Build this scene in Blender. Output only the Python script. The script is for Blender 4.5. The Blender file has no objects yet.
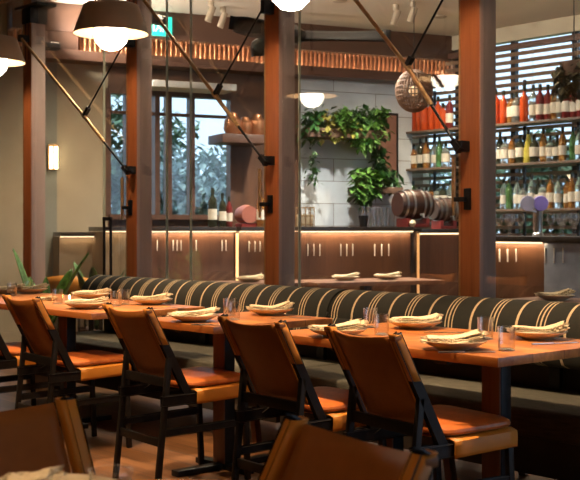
import bpy, bmesh, math, random
from mathutils import Vector, Matrix
PI = math.pi
random.seed(7)
COL = bpy.context.scene.collection
# ------------------------------------------------------------------ frames
F = 1118.0; HOR = 228.4; TH = math.radians(48.787); CT, ST = math.cos(TH), math.sin(TH); EYE = 1.2

def from_px(px, d):
    """a point on the sight line column px at depth d (room coordinates x along glass wall, y towards it)"""
    X = (px - 290) / F * d
    return X * CT - d * ST, X * ST + d * CT
def hz(py, d): return EYE + (HOR - py) / F * d
def on_plane_z(px, py, z):
    d = (EYE - z) * F / (py - HOR)
    return from_px(px, d)
def a_at(px, n):
    T = (px - 290) / F
    return n * (T * CT - ST) / (T * ST + CT)
def depth(a, n): return -a * ST + n * CT
BE = math.atan(0.464); CB, SB = math.cos(BE), math.sin(BE)
D0 = 12.0
OE = Vector((-D0 * ST, D0 * CT, 0)); RE = TH + BE
def u_at(px, w=0.0):
    T = (px - 290) / F
    return (T * (D0 + w * CB) + w * SB) / (CB - T * SB)
def dE(u, w=0.0): return D0 + u * SB + w * CB
def E2W(u, w, z=0.0):
    return (OE.x + u * math.cos(RE) - w * math.sin(RE), OE.y + u * math.sin(RE) + w * math.cos(RE), z)

# ------------------------------------------------------------------ materials
MATS = {}
def nodes(name):
    m = bpy.data.materials.new(name); m.use_nodes = True
    nt = m.node_tree; b = nt.nodes['Principled BSDF']
    MATS[name] = m
    return m, nt, b
def L(nt, a, b): nt.links.new(a, b)
def simple(name, col, rough=.5, metal=0., noise=0.08, scale=12., bump=0., coat=0., spec=.5, stretch=None):
    m, nt, b = nodes(name)
    b.inputs['Roughness'].default_value = rough; b.inputs['Metallic'].default_value = metal
    b.inputs['Specular IOR Level'].default_value = spec
    b.inputs['Coat Weight'].default_value = coat
    tc = nt.nodes.new('ShaderNodeTexCoord'); mp = nt.nodes.new('ShaderNodeMapping')
    if stretch: mp.inputs['Scale'].default_value = stretch
    nz = nt.nodes.new('ShaderNodeTexNoise'); nz.inputs['Scale'].default_value = scale; nz.inputs['Detail'].default_value = 4
    L(nt, tc.outputs['Object'], mp.inputs['Vector']); L(nt, mp.outputs[0], nz.inputs['Vector'])
    r = nt.nodes.new('ShaderNodeValToRGB')
    r.color_ramp.elements[0].position = .3; r.color_ramp.elements[1].position = .7
    r.color_ramp.elements[0].color = [c * (1 - noise * 2) for c in col] + [1]
    r.color_ramp.elements[1].color = [min(1, c * (1 + noise)) for c in col] + [1]
    L(nt, nz.outputs['Fac'], r.inputs['Fac']); L(nt, r.outputs[0], b.inputs['Base Color'])
    if bump:
        bp = nt.nodes.new('ShaderNodeBump'); bp.inputs['Strength'].default_value = bump; bp.inputs['Distance'].default_value = .004
        L(nt, nz.outputs['Fac'], bp.inputs['Height']); L(nt, bp.outputs[0], b.inputs['Normal'])
    return m
def wood(name, c1, c2, rough=.4, axis='X', scale=9., planks=None, coat=0., gap=.02):
    """grain along the given object axis; planks=(width, length) adds board joints"""
    m, nt, b = nodes(name)
    b.inputs['Roughness'].default_value = rough; b.inputs['Coat Weight'].default_value = coat
    b.inputs['Coat Roughness'].default_value = .12
    tc = nt.nodes.new('ShaderNodeTexCoord'); mp = nt.nodes.new('ShaderNodeMapping')
    s = {'X': (.06, 1, 1), 'Y': (1, .06, 1), 'Z': (1, 1, .06)}[axis]
    mp.inputs['Scale'].default_value = s
    nz = nt.nodes.new('ShaderNodeTexNoise'); nz.inputs['Scale'].default_value = scale; nz.inputs['Detail'].default_value = 8
    nz.inputs['Roughness'].default_value = .65; nz.inputs['Distortion'].default_value = .4
    n2 = nt.nodes.new('ShaderNodeTexNoise'); n2.inputs['Scale'].default_value = scale * 9; n2.inputs['Detail'].default_value = 3
    L(nt, tc.outputs['Object'], mp.inputs['Vector']); L(nt, mp.outputs[0], nz.inputs['Vector']); L(nt, mp.outputs[0], n2.inputs['Vector'])
    mx = nt.nodes.new('ShaderNodeMath'); mx.operation = 'MULTIPLY_ADD'; mx.inputs[1].default_value = .35
    L(nt, n2.outputs['Fac'], mx.inputs[0]); L(nt, nz.outputs['Fac'], mx.inputs[2])
    r = nt.nodes.new('ShaderNodeValToRGB'); r.color_ramp.elements[0].position = .45; r.color_ramp.elements[1].position = .9
    r.color_ramp.elements[0].color = (*c1, 1); r.color_ramp.elements[1].color = (*c2, 1)
    L(nt, mx.outputs[0], r.inputs['Fac'])
    out = r.outputs[0]
    if planks:
        bw, bl = planks
        br = nt.nodes.new('ShaderNodeTexBrick'); br.inputs['Scale'].default_value = 1
        br.inputs['Brick Width'].default_value = bl; br.inputs['Row Height'].default_value = bw
        br.inputs['Mortar Size'].default_value = gap * bw; br.inputs['Mortar Smooth'].default_value = .1
        br.inputs['Color1'].default_value = (1, 1, 1, 1); br.inputs['Color2'].default_value = (.55, .55, .55, 1); br.inputs['Mortar'].default_value = (.12, .12, .12, 1)
        m2 = nt.nodes.new('ShaderNodeMapping')
        if axis == 'Z': m2.inputs['Rotation'].default_value = (PI / 2, 0, 0)
        if axis == 'V': pass
        L(nt, tc.outputs['Object'], m2.inputs['Vector']); L(nt, m2.outputs[0], br.inputs['Vector'])
        mm = nt.nodes.new('ShaderNodeMixRGB'); mm.blend_type = 'MULTIPLY'; mm.inputs[0].default_value = .8
        L(nt, out, mm.inputs[1]); L(nt, br.outputs['Color'], mm.inputs[2]); out = mm.outputs[0]
    L(nt, out, b.inputs['Base Color'])
    bp = nt.nodes.new('ShaderNodeBump'); bp.inputs['Strength'].default_value = .15; bp.inputs['Distance'].default_value = .002
    L(nt, mx.outputs[0], bp.inputs['Height']); L(nt, bp.outputs[0], b.inputs['Normal'])
    return m
def emit(name, col, strength):
    m, nt, b = nodes(name)
    b.inputs['Base Color'].default_value = (*col, 1)
    b.inputs['Emission Color'].default_value = (*col, 1); b.inputs['Emission Strength'].default_value = strength
    return m
def glass_pane(name, tint=(.93, .95, .94)):
    m = bpy.data.materials.new(name); m.use_nodes = True; nt = m.node_tree; nt.nodes.clear(); MATS[name] = m
    o = nt.nodes.new('ShaderNodeOutputMaterial'); mix = nt.nodes.new('ShaderNodeMixShader')
    t = nt.nodes.new('ShaderNodeBsdfTransparent'); t.inputs[0].default_value = (*tint, 1)
    g = nt.nodes.new('ShaderNodeBsdfGlossy'); g.inputs['Roughness'].default_value = .008; g.inputs[0].default_value = (1, 1, 1, 1)
    lw = nt.nodes.new('ShaderNodeLayerWeight'); lw.inputs[0].default_value = .5
    p = nt.nodes.new('ShaderNodeMath'); p.operation = 'POWER'; p.inputs[1].default_value = 3.
    a = nt.nodes.new('ShaderNodeMath'); a.operation = 'MULTIPLY_ADD'; a.inputs[1].default_value = .9; a.inputs[2].default_value = .045
    L(nt, lw.outputs['Facing'], p.inputs[0]); L(nt, p.outputs[0], a.inputs[0]); L(nt, a.outputs[0], mix.inputs[0])
    L(nt, t.outputs[0], mix.inputs[1]); L(nt, g.outputs[0], mix.inputs[2]); L(nt, mix.outputs[0], o.inputs[0])
    return m
def clear_glass(name, col=(1, 1, 1), rough=0., ior=1.45):
    m, nt, b = nodes(name)
    b.inputs['Base Color'].default_value = (*col, 1); b.inputs['Transmission Weight'].default_value = 1
    b.inputs['Roughness'].default_value = rough; b.inputs['IOR'].default_value = ior
    return m

LEATHER = simple('tan_leather', (.33, .11, .02), .46, noise=.04, scale=30, bump=.12, spec=.45)
CUSHION = simple('cognac_cushion_leather', (.50, .14, .03), .36, noise=.12, scale=22, bump=.15)
SEATLEATHER = simple('ochre_sling_leather', (.58, .22, .025), .5, noise=.03, scale=25, bump=.1)
BLACKWOOD = simple('black_stained_wood', (.014, .011, .009), .45, noise=.2, scale=20, bump=.1, spec=.25)
TABLE = wood('table_top_wood', (.36, .105, .02), (.78, .32, .08), .38, 'X', 7., planks=(.19, 3.), coat=.12, gap=.008)
DARKTABLE = wood('pedestal_wood', (.10, .04, .02), (.2, .085, .04), .45, 'Z', 7.)
POSTDAYLIT = wood('post_daylit_side_wood', (.26, .18, .16), (.40, .29, .265), .5, 'Z', 6.)  # post wood greyed in colour to stand in for cool daylight
POSTW = wood('post_wood', (.22, .065, .022), (.46, .16, .055), .42, 'Z', 7.)
FLOORM = wood('floor_boards', (.085, .036, .014), (.29, .135, .05), .38, 'X', 5., planks=(.14, 1.7))
BARWOOD = wood('bar_front_wood', (.055, .024, .012), (.155, .068, .034), .42, 'Z', 6.)
HEADW = wood('header_wood', (.07, .032, .02), (.14, .065, .04), .5, 'X', 5.)
PLASTER = simple('beige_plaster', (.50, .42, .30), .85, noise=.06, scale=3, bump=.2)
GREYP = simple('grey_green_plaster', (.30, .31, .27), .85, noise=.06, scale=3)
CEILM = simple('cream_ceiling_paint', (.68, .60, .50), .9, noise=.03, scale=2)
BRASS = simple('aged_brass', (.50, .31, .15), .42, .6, noise=.15, scale=30)
BLACKM = simple('black_metal', (.02, .02, .022), .4, .6, noise=.15, scale=30)
STEEL = simple('brushed_steel', (.55, .55, .56), .3, 1., noise=.1, scale=40)
CERAMIC = simple('cream_stoneware', (.62, .52, .36), .35, noise=.06, scale=30)
LINEN = simple('fringed_cream_linen', (.74, .62, .42), .9, noise=.08, scale=90, bump=.5)
TUMBLER = glass_pane('clear_tumbler_glass', (.975, .98, .985))
for _n in TUMBLER.node_tree.nodes:
    if _n.type == 'MATH' and _n.operation == 'MULTIPLY_ADD': _n.inputs[1].default_value = 1.0; _n.inputs[2].default_value = .07
    if _n.type == 'MATH' and _n.operation == 'POWER': _n.inputs[1].default_value = 2.2
PANE = glass_pane('window_wall_glass')
PLASTER2 = simple('tan_counter_front', (.22, .16, .10), .7, noise=.06, scale=4)
RIMGLINT = clear_glass('glint_glass_rim', (1, 1, 1), .05); RIMGLINT.node_tree.nodes['Principled BSDF'].inputs['Transmission Weight'].default_value = .55  # milky white paints the light caught by rim and base
TAUPE = simple('taupe_shade_enamel', (.36, .28, .20), .5, noise=.05, scale=8)
SHADEIN = simple('cream_shade_lining', (.75, .55, .33), .6, noise=.04, scale=8)
GLOBE = emit('lit_opal_globe', (1., .86, .68), 12.)
SEATF = simple('grey_green_seat_weave', (.068, .066, .048), .85, noise=.22, scale=14, bump=.5, stretch=(1, 6, 6))
BENCHB = simple('dark_bench_base', (.03, .024, .018), .6, noise=.2, scale=8)
LEAF = simple('deep_green_leaf', (.04, .13, .03), .42, noise=.5, scale=16)
LEAFL = simple('bright_green_leaf', (.12, .28, .05), .45, noise=.4, scale=22)
LEAFY = simple('yellow_green_leaf', (.34, .30, .06), .5, noise=.4, scale=22)
SOIL = simple('dark_soil', (.04, .03, .02), .95)
TERRA = simple('brown_planter', (.16, .09, .06), .7)
LED = emit('warm_led_strip', (1., .68, .40), 2.2)
COPPER = simple('copper_tube', (.62, .27, .13), .33, .9, noise=.1, scale=20)
GLEDGE = simple('pale_green_glass_edge', (.42, .45, .36), .3)
WHITEPL = None

def stripe_mat():
    m, nt, b = nodes('striped_banquette_weave'); b.inputs['Roughness'].default_value = .92
    b.inputs['Sheen Weight'].default_value = .0
    tc = nt.nodes.new('ShaderNodeTexCoord'); sp = nt.nodes.new('ShaderNodeSeparateXYZ'); L(nt, tc.outputs['Object'], sp.inputs[0])
    def M(op, a, bb=None, c=None):
        n = nt.nodes.new('ShaderNodeMath'); n.operation = op
        for i, v in enumerate((a, bb, c)):
            if v is None: continue
            if isinstance(v, (int, float)): n.inputs[i].default_value = v
            else: L(nt, v, n.inputs[i])
        return n.outputs[0]
    P = .2714
    t = M('MULTIPLY', M('ADD', sp.outputs[0], 3.078 + P * 40.5), 1 / P)   # triple stripe at fraction .5
    fr = M('MULTIPLY', M('SUBTRACT', M('FRACT', t), .5), P)              # metres from triple centre
    ab = M('ABSOLUTE', fr)
    def line(x, c, w):
        return M('LESS_THAN', M('ABSOLUTE', M('SUBTRACT', x, c)), w)
    l1 = line(ab, .0, .0045); l2 = line(ab, .0215, .0032); l3 = line(ab, P / 2, .0068)
    nz = nt.nodes.new('ShaderNodeTexNoise'); nz.inputs['Scale'].default_value = 260; nz.inputs['Detail'].default_value = 2
    mp = nt.nodes.new('ShaderNodeMapping'); mp.inputs['Scale'].default_value = (.5, .5, 1); L(nt, tc.outputs['Object'], mp.inputs[0]); L(nt, mp.outputs[0], nz.inputs['Vector'])
    mask = M('MINIMUM', M('ADD', M('ADD', l1, l2), l3), 1.)
    mask = M('MULTIPLY', mask, M('MULTIPLY_ADD', nz.outputs['Fac'], .9, .35))
    mix = nt.nodes.new('ShaderNodeMixRGB'); L(nt, mask, mix.inputs[0])
    rr = nt.nodes.new('ShaderNodeValToRGB'); rr.color_ramp.elements[0].color = (.004, .0045, .003, 1); rr.color_ramp.elements[1].color = (.017, .018, .012, 1)
    L(nt, nz.outputs['Fac'], rr.inputs[0]); L(nt, rr.outputs[0], mix.inputs[1]); mix.inputs[2].default_value = (.62, .48, .29, 1)
    L(nt, mix.outputs[0], b.inputs['Base Color'])
    bp = nt.nodes.new('ShaderNodeBump'); bp.inputs['Strength'].default_value = .35; bp.inputs['Distance'].default_value = .003
    L(nt, nz.outputs['Fac'], bp.inputs['Height']); L(nt, bp.outputs[0], b.inputs['Normal'])
    return m
STRIPE = stripe_mat()
def plank_mat():
    m, nt, b = nodes('white_stone_cladding'); b.inputs['Roughness'].default_value = .7
    tc = nt.nodes.new('ShaderNodeTexCoord'); mp = nt.nodes.new('ShaderNodeMapping'); mp.inputs['Rotation'].default_value = (PI / 2, 0, 0)
    br = nt.nodes.new('ShaderNodeTexBrick'); br.inputs['Scale'].default_value = 1
    br.inputs['Brick Width'].default_value = 1.05; br.inputs['Row Height'].default_value = .245; br.inputs['Mortar Size'].default_value = .004
    br.inputs['Color1'].default_value = (.78, .83, .88, 1); br.inputs['Color2'].default_value = (.66, .71, .77, 1); br.inputs['Mortar'].default_value = (.25, .22, .19, 1)
    L(nt, tc.outputs['Object'], mp.inputs[0]); L(nt, mp.outputs[0], br.inputs['Vector'])
    nz = nt.nodes.new('ShaderNodeTexNoise'); nz.inputs['Scale'].default_value = 5; L(nt, tc.outputs['Object'], nz.inputs['Vector'])
    mm = nt.nodes.new('ShaderNodeMixRGB'); mm.blend_type = 'MULTIPLY'; mm.inputs[0].default_value = .35
    L(nt, br.outputs['Color'], mm.inputs[1]); L(nt, nz.outputs['Fac'], mm.inputs[2]); L(nt, mm.outputs[0], b.inputs['Base Color'])
    return m
WHITEPL = plank_mat()

# ------------------------------------------------------------------ mesh helpers
class MB:
    def __init__(s): s.bm = bmesh.new()
    def box(s, x0, x1, y0, y1, z0, z1, bev=0., seg=2):
        return s.beam_frame(Vector(((x0 + x1) / 2, (y0 + y1) / 2, (z0 + z1) / 2)), Matrix.Identity(3), abs(x1 - x0), abs(y1 - y0), abs(z1 - z0), bev, seg)
    def beam_frame(s, c, R, sx, sy, sz, bev=0., seg=2):
        r = bmesh.ops.create_cube(s.bm, size=1.)
        vs = r['verts']
        for v in vs:
            v.co = c + R @ Vector((v.co.x * sx, v.co.y * sy, v.co.z * sz))
        if bev:
            es = list({e for v in vs for e in v.link_edges})
            bmesh.ops.bevel(s.bm, geom=es, offset=bev, segments=seg, profile=.6, affect='EDGES')
        return s
    def beam(s, p, q, w, t, up=(0, 0, 1), bev=.003):
        """box from p to q; w across, t along the up-ish direction"""
        p, q = Vector(p), Vector(q); z = (q - p); ln = z.length; z.normalize()
        u = Vector(up); x = u.cross(z)
        if x.length < 1e-4: x = Vector((1, 0, 0))
        x.normalize(); y = z.cross(x)
        R = Matrix((x, y, z)).transposed()
        return s.beam_frame((p + q) / 2, R, w, t, ln, bev)
    def tube(s, pts, r, n=10, caps=True):
        pts = [Vector(p) for p in pts]; rs = r if isinstance(r, (list, tuple)) else [r] * len(pts)
        rings = []
        prev = None
        for i, p in enumerate(pts):
            d = (pts[min(i + 1, len(pts) - 1)] - pts[max(i - 1, 0)]).normalized()
            x = (prev - d * prev.dot(d)) if prev is not None else d.orthogonal()
            x.normalize(); prev = x; y = d.cross(x)
            rings.append([s.bm.verts.new(p + (x * math.cos(2 * PI * k / n) + y * math.sin(2 * PI * k / n)) * rs[i]) for k in range(n)])
        for a, b in zip(rings, rings[1:]):
            for k in range(n): s.bm.faces.new((a[k], a[(k + 1) % n], b[(k + 1) % n], b[k]))
        if caps:
            s.bm.faces.new(rings[0][::-1]); s.bm.faces.new(rings[-1])
        return s
    def lathe(s, prof, c=(0, 0, 0), n=24, axis='Z'):
        c = Vector(c); rings = []
        def P(r, z, a):
            v = Vector((r * math.cos(a), r * math.sin(a), z))
            if axis == 'X': v = Vector((v.z, v.x, v.y))
            if axis == 'Y': v = Vector((v.x, v.z, v.y))
            return c + v
        for r, z in prof:
            if r < 1e-6: rings.append([s.bm.verts.new(P(0, z, 0))])
            else: rings.append([s.bm.verts.new(P(r, z, 2 * PI * k / n)) for k in range(n)])
        for a, b in zip(rings, rings[1:]):
            for k in range(n):
                k2 = (k + 1) % n
                if len(a) == 1 and len(b) == 1: continue
                if len(a) == 1: s.bm.faces.new((a[0], b[k2], b[k]))
                elif len(b) == 1: s.bm.faces.new((a[k], a[k2], b[0]))
                else: s.bm.faces.new((a[k], a[k2], b[k2], b[k]))
        return s
    def grid(s, fn, nu, nv, closed_u=False):
        g = [[s.bm.verts.new(fn(i / nu, j / nv)) for j in range(nv + 1)] for i in range(nu + (0 if closed_u else 1))]
        m = len(g)
        for i in range(nu):
            for j in range(nv):
                s.bm.faces.new((g[i][j], g[(i + 1) % m][j], g[(i + 1) % m][j + 1], g[i][j + 1]))
        return s
    def prism(s, pts, x0, x1):
        """closed outline (y,z) extruded along x"""
        a = [s.bm.verts.new((x0, y, z)) for y, z in pts]; b = [s.bm.verts.new((x1, y, z)) for y, z in pts]
        n = len(pts)
        for k in range(n): s.bm.faces.new((a[k], a[(k + 1) % n], b[(k + 1) % n], b[k]))
        s.bm.faces.new(a[::-1]); s.bm.faces.new(b)
        return s
    def done(s, name, mat, parent=None, smooth=True, mods=(), loc=None, rot=None):
        bmesh.ops.recalc_face_normals(s.bm, faces=s.bm.faces)
        me = bpy.data.meshes.new(name); s.bm.to_mesh(me); s.bm.free()
        me.materials.append(mat)
        if smooth:
            me.shade_smooth()
            me.set_sharp_from_angle(angle=math.radians(38))
        o = bpy.data.objects.new(name, me); COL.objects.link(o)
        if parent: o.parent = parent
        if loc is not None: o.location = loc
        if rot is not None: o.rotation_euler = (0, 0, rot)
        for t, kw in mods:
            md = o.modifiers.new(t, t)
            for k, v in kw.items(): setattr(md, k, v)
        return o
def tag(o, label, cat, group=None, kind=None):
    o['label'] = label; o['category'] = cat
    if group: o['group'] = group
    if kind: o['kind'] = kind
    return o
def thing(name, label, cat, loc=(0, 0, 0), rz=0., group=None):
    o = bpy.data.objects.new(name, None); COL.objects.link(o); o.location = loc; o.rotation_euler = (0, 0, rz); o.empty_display_size = .05
    return tag(o, label, cat, group)
def struct(o):
    o['kind'] = 'structure'; return o
def dup(root, loc, rz=0., label=None, group=None, scale=None):
    r = root.copy(); COL.objects.link(r); r.location = loc; r.rotation_euler = (0, 0, rz)
    if scale: r.scale = scale
    if label: r['label'] = label
    if group: r['group'] = group
    for ch in root.children:
        c = ch.copy(); COL.objects.link(c); c.parent = r
        for g in ch.children:
            d = g.copy(); COL.objects.link(d); d.parent = c
    return r

# ------------------------------------------------------------------ setting: floor, ceiling, walls
CEIL = 3.36
NW = 4.87      # front plane of the glass wall
_e1, _e2 = E2W(1.65, .12), E2W(-3.2, .12)
ROOM = [(3.2, -3.3), (3.2, 9.74), (_e1[0], 9.74), _e1[:2], _e2[:2], (-12, _e2[1]), (-12, -3.3)]
def slab(z0, z1):
    mb = MB(); a = [mb.bm.verts.new((x, y, z0)) for x, y in ROOM]; b = [mb.bm.verts.new((x, y, z1)) for x, y in ROOM]
    mb.bm.faces.new(a[::-1]); mb.bm.faces.new(b)
    for k in range(len(a)): mb.bm.faces.new((a[k], a[(k + 1) % len(a)], b[(k + 1) % len(a)], b[k]))
    return mb
struct(slab(-.1, 0).done('floor', FLOORM, smooth=False))
struct(slab(CEIL, CEIL + .1).done('ceiling', CEILM, smooth=False))
struct(MB().box(-40, 30, -10, 60, -.25, -.12).done('ground_outside', simple('garden_ground', (.16, .20, .08), .9), smooth=False))
# behind and beside the camera
struct(MB().box(-13.5, 3.2, -3.3, -3.2, 0, CEIL).done('wall_back', PLASTER, smooth=False))
struct(MB().box(-12.0, -11.9, -3.2, 4.97, 0, CEIL).box(-12, -9.95, 4.78, 4.86, 0, CEIL).done('wall_left', PLASTER, smooth=False))
wr = MB()
wr.box(3.1, 3.2, -3.2, 9.74, 0, .7); wr.box(3.1, 3.2, -3.2, 9.74, 2.9, CEIL)
for y0, y1 in ((-3.2, 3.3), (4.7, 5.4), (9.0, 9.74)): wr.box(3.1, 3.2, y0, y1, .7, 2.9)
struct(wr.done('wall_right', PLASTER, smooth=False))

# ------------------------------------------------------------------ glass wall: posts, panes, stays
PA, WS = -4.105, 1.709
PW = .14
def zpx(py, a, n): return hz(py, depth(a, n))
post_words = {-4: 'redwood wall post beyond the left edge of the row', -3: 'redwood wall post at far left beside the potted plant', -2: 'redwood wall post with a pendant lamp hanging in front, second from left',
              -1: 'redwood wall post in the middle, between the plant wall and the dark shelves', 0: 'thick redwood wall post at right, beside the window blinds', 1: 'redwood wall post beyond the right end of the banquette'}
posts = {}
for k in range(-4, 2):
    a = PA + WS * k
    t = thing('wall_post', post_words[k], 'post', (a, NW, 0), 0)
    MB().box(0, PW - .006, 0, .143, 0, CEIL, .003).done('shaft', POSTW, t)
    MB().box(PW - .0055, PW, .004, .141, 0, CEIL, .001).done('daylit_side', POSTDAYLIT, t)  # thin face; its paler tone paints daylight and glass reflection onto the post
    m = MB()
    for x in (.035, .10):
        m.box(x - .006, x + .006, -.002, .006, 2.72, 3.05)
    m.done('slot', BLACKM, t)
    MB().box(-.012, PW + .012, -.014, .157, 3.05, 3.19, .004).box(-.12, PW + .16, -.03, .17, 3.19, 3.215, .003).done('top_bracket', BLACKM, t)
    posts[k] = t
bay_names = {-5: 'far left', -4: 'left', -3: 'second', -2: 'third', -1: 'fourth', 0: 'right'}
# panes with narrow bright joints
cuts = {-3: [a_at(104, NW + .03)], -2: [a_at(167, NW + .03), a_at(191, NW + .03)], -1: [a_at(299.5, NW + .03)], 0: [], -4: []}
stay_pick = {}
wi = 0
for k in range(-4, 1):
    wi += 1
    x0 = PA + WS * k + PW; x1 = PA + WS * (k + 1)
    xs = [x0] + cuts[k] + [x1]
    w = bpy.data.objects.new('window_%d' % wi, None); COL.objects.link(w); w['kind'] = 'structure'
    w.location = (x0, NW, 0)
    for i in range(len(xs) - 1):
        MB().box(xs[i] - x0 + .003, xs[i + 1] - x0 - .003, .025, .035, .02, CEIL).done('glass_pane', PANE, w, smooth=False)
    fr = MB().box(0, x1 - x0, .012, .048, 0, .03).box(0, x1 - x0, .012, .048, CEIL - .04, CEIL)
    fr.box(x1 - x0 - .012, x1 - x0, .0, .048, .0, CEIL)
    for c in cuts[k]: MB().box(c - x0 - .002, c - x0 + .002, .02, .04, .03, CEIL - .04).done('glass_joint', GLEDGE, w, smooth=False)
    fr.done('glazing_channel', STEEL if False else BRASS, w, smooth=False)
# diagonal stays: thick brass rod from the upper left of each bay to its lower right, thin dark link to the top right
ZL, ZR = 1.364, 1.667
stay_words = {-4: 'brass diagonal stay rod at far left, upper end out of frame', -3: 'brass diagonal stay rod left of the second post, behind the tapered pendant lamp', -2: 'brass diagonal stay rod crossing the exit sign',
              -1: 'brass diagonal stay rod in front of the hanging wicker ball', 0: 'brass diagonal stay rod in front of the window blinds'}
for k in range(-3, 0):
    xl = PA + WS * k; xr = PA + WS * (k + 1)
    t = thing('stay_rod', stay_words[k], 'stay rod', (xl, NW, 0), 0, 'diagonal stay rods of the glass wall')
    y = -.075
    def ps(px, py):
        aa = a_at(px, NW + y); return Vector((aa - xl, y, zpx(py, aa, NW + y)))
    c0, cj, c1, cq = {-3: ((21, 38), (84, 116), (126, 170), (126, 40)), -2: ((140, -5), (215, 95), (263.6, 160.4), (264, 6)), -1: ((304, -66), (407, 66), (457, 146), (450, -14))}[k]
    p0, q, p1, q1 = ps(*c0), ps(*cj), ps(*c1), ps(*cq); d = p1 - p0
    pe = q + (p1 - q) * .5
    MB().tube([p0, q], .0125).tube([q, pe], .0145).tube([q - d * .012, q + d * .012], .019).done('rod', BRASS, t)
    MB().tube([pe - d * .01, p1], .0085).done('piston', BLACKM, t)
    MB().tube([q, q1], .007).beam(q, q + (q1 - q) * .12, .034, .03).done('link_arm', BLACKM, t)
    MB().beam(p1 - d * .02, p1 + d * .018, .036, .034).box(p1.x - .02, p1.x + .03, y, -.001, p1.z - .03, p1.z + .03, .003).done('lower_bracket', BLACKM, t)
    MB().box(q1.x - .02, q1.x + .02, y - .015, -.001, q1.z - .05, q1.z + .04, .003).done('link_bracket', BLACKM, t)
    MB().box(p0.x - .04, p0.x + .02, y - .015, -.001, p0.z - .03, p0.z + .03, .003).done('upper_bracket', BLACKM, t)
latch_words = {-3: 'black latch on the far left wall post', -2: 'black latch on the second wall post, above the tall door pull', -1: 'black latch on the middle wall post beside the shelf bottle', 0: 'black latch on the right wall post beside the copper barrel'}
for k in range(-2, 1):
    xr = PA + WS * k
    t = thing('post_latch', latch_words[k], 'latch', (xr, NW, ZL), 0, 'latches on the wall posts')
    MB().box(.035, .08, -.014, 0, -.06, .06, .003).done('latch_plate', BLACKM, t)
    MB().box(-.02, .06, -.04, -.014, -.014, .012, .003).done('latch_lever', BLACKM, t)
    MB().tube([(-.022, -.03, -.05), (-.022, -.03, .24)], .013).tube([(-.022, -.03, -.09), (-.022, -.03, -.05)], .009).done('latch_bar', BRASS, t)
# tall pull on the glass door
a = a_at(109.5, NW)
t = thing('door_pull', 'tall black double-bar pull on the glass door left of the second post', 'door handle', (a, NW, 0))
ztop = zpx(217, a, NW)
w_ = .10
m = MB()
for yy in (-.05,):
    m.box(-.009, .009, yy - .009, yy + .009, ztop - .62, ztop, .003).box(w_ - .009, w_ + .009, yy - .009, yy + .009, ztop - .62, ztop, .003)
    m.box(-.012, w_ + .012, yy - .01, yy + .01, ztop - .03, ztop - .002, .003)
m.done('pull_bar', BLACKM, t)
MB().box(-.007, .007, -.045, .024, ztop - .1, ztop - .085).done('pull_fixing', BLACKM, t)
MB().box(-.007, .007, -.045, .024, ztop - .5, ztop - .485).done('pull_fixing', BLACKM, t)

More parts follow.
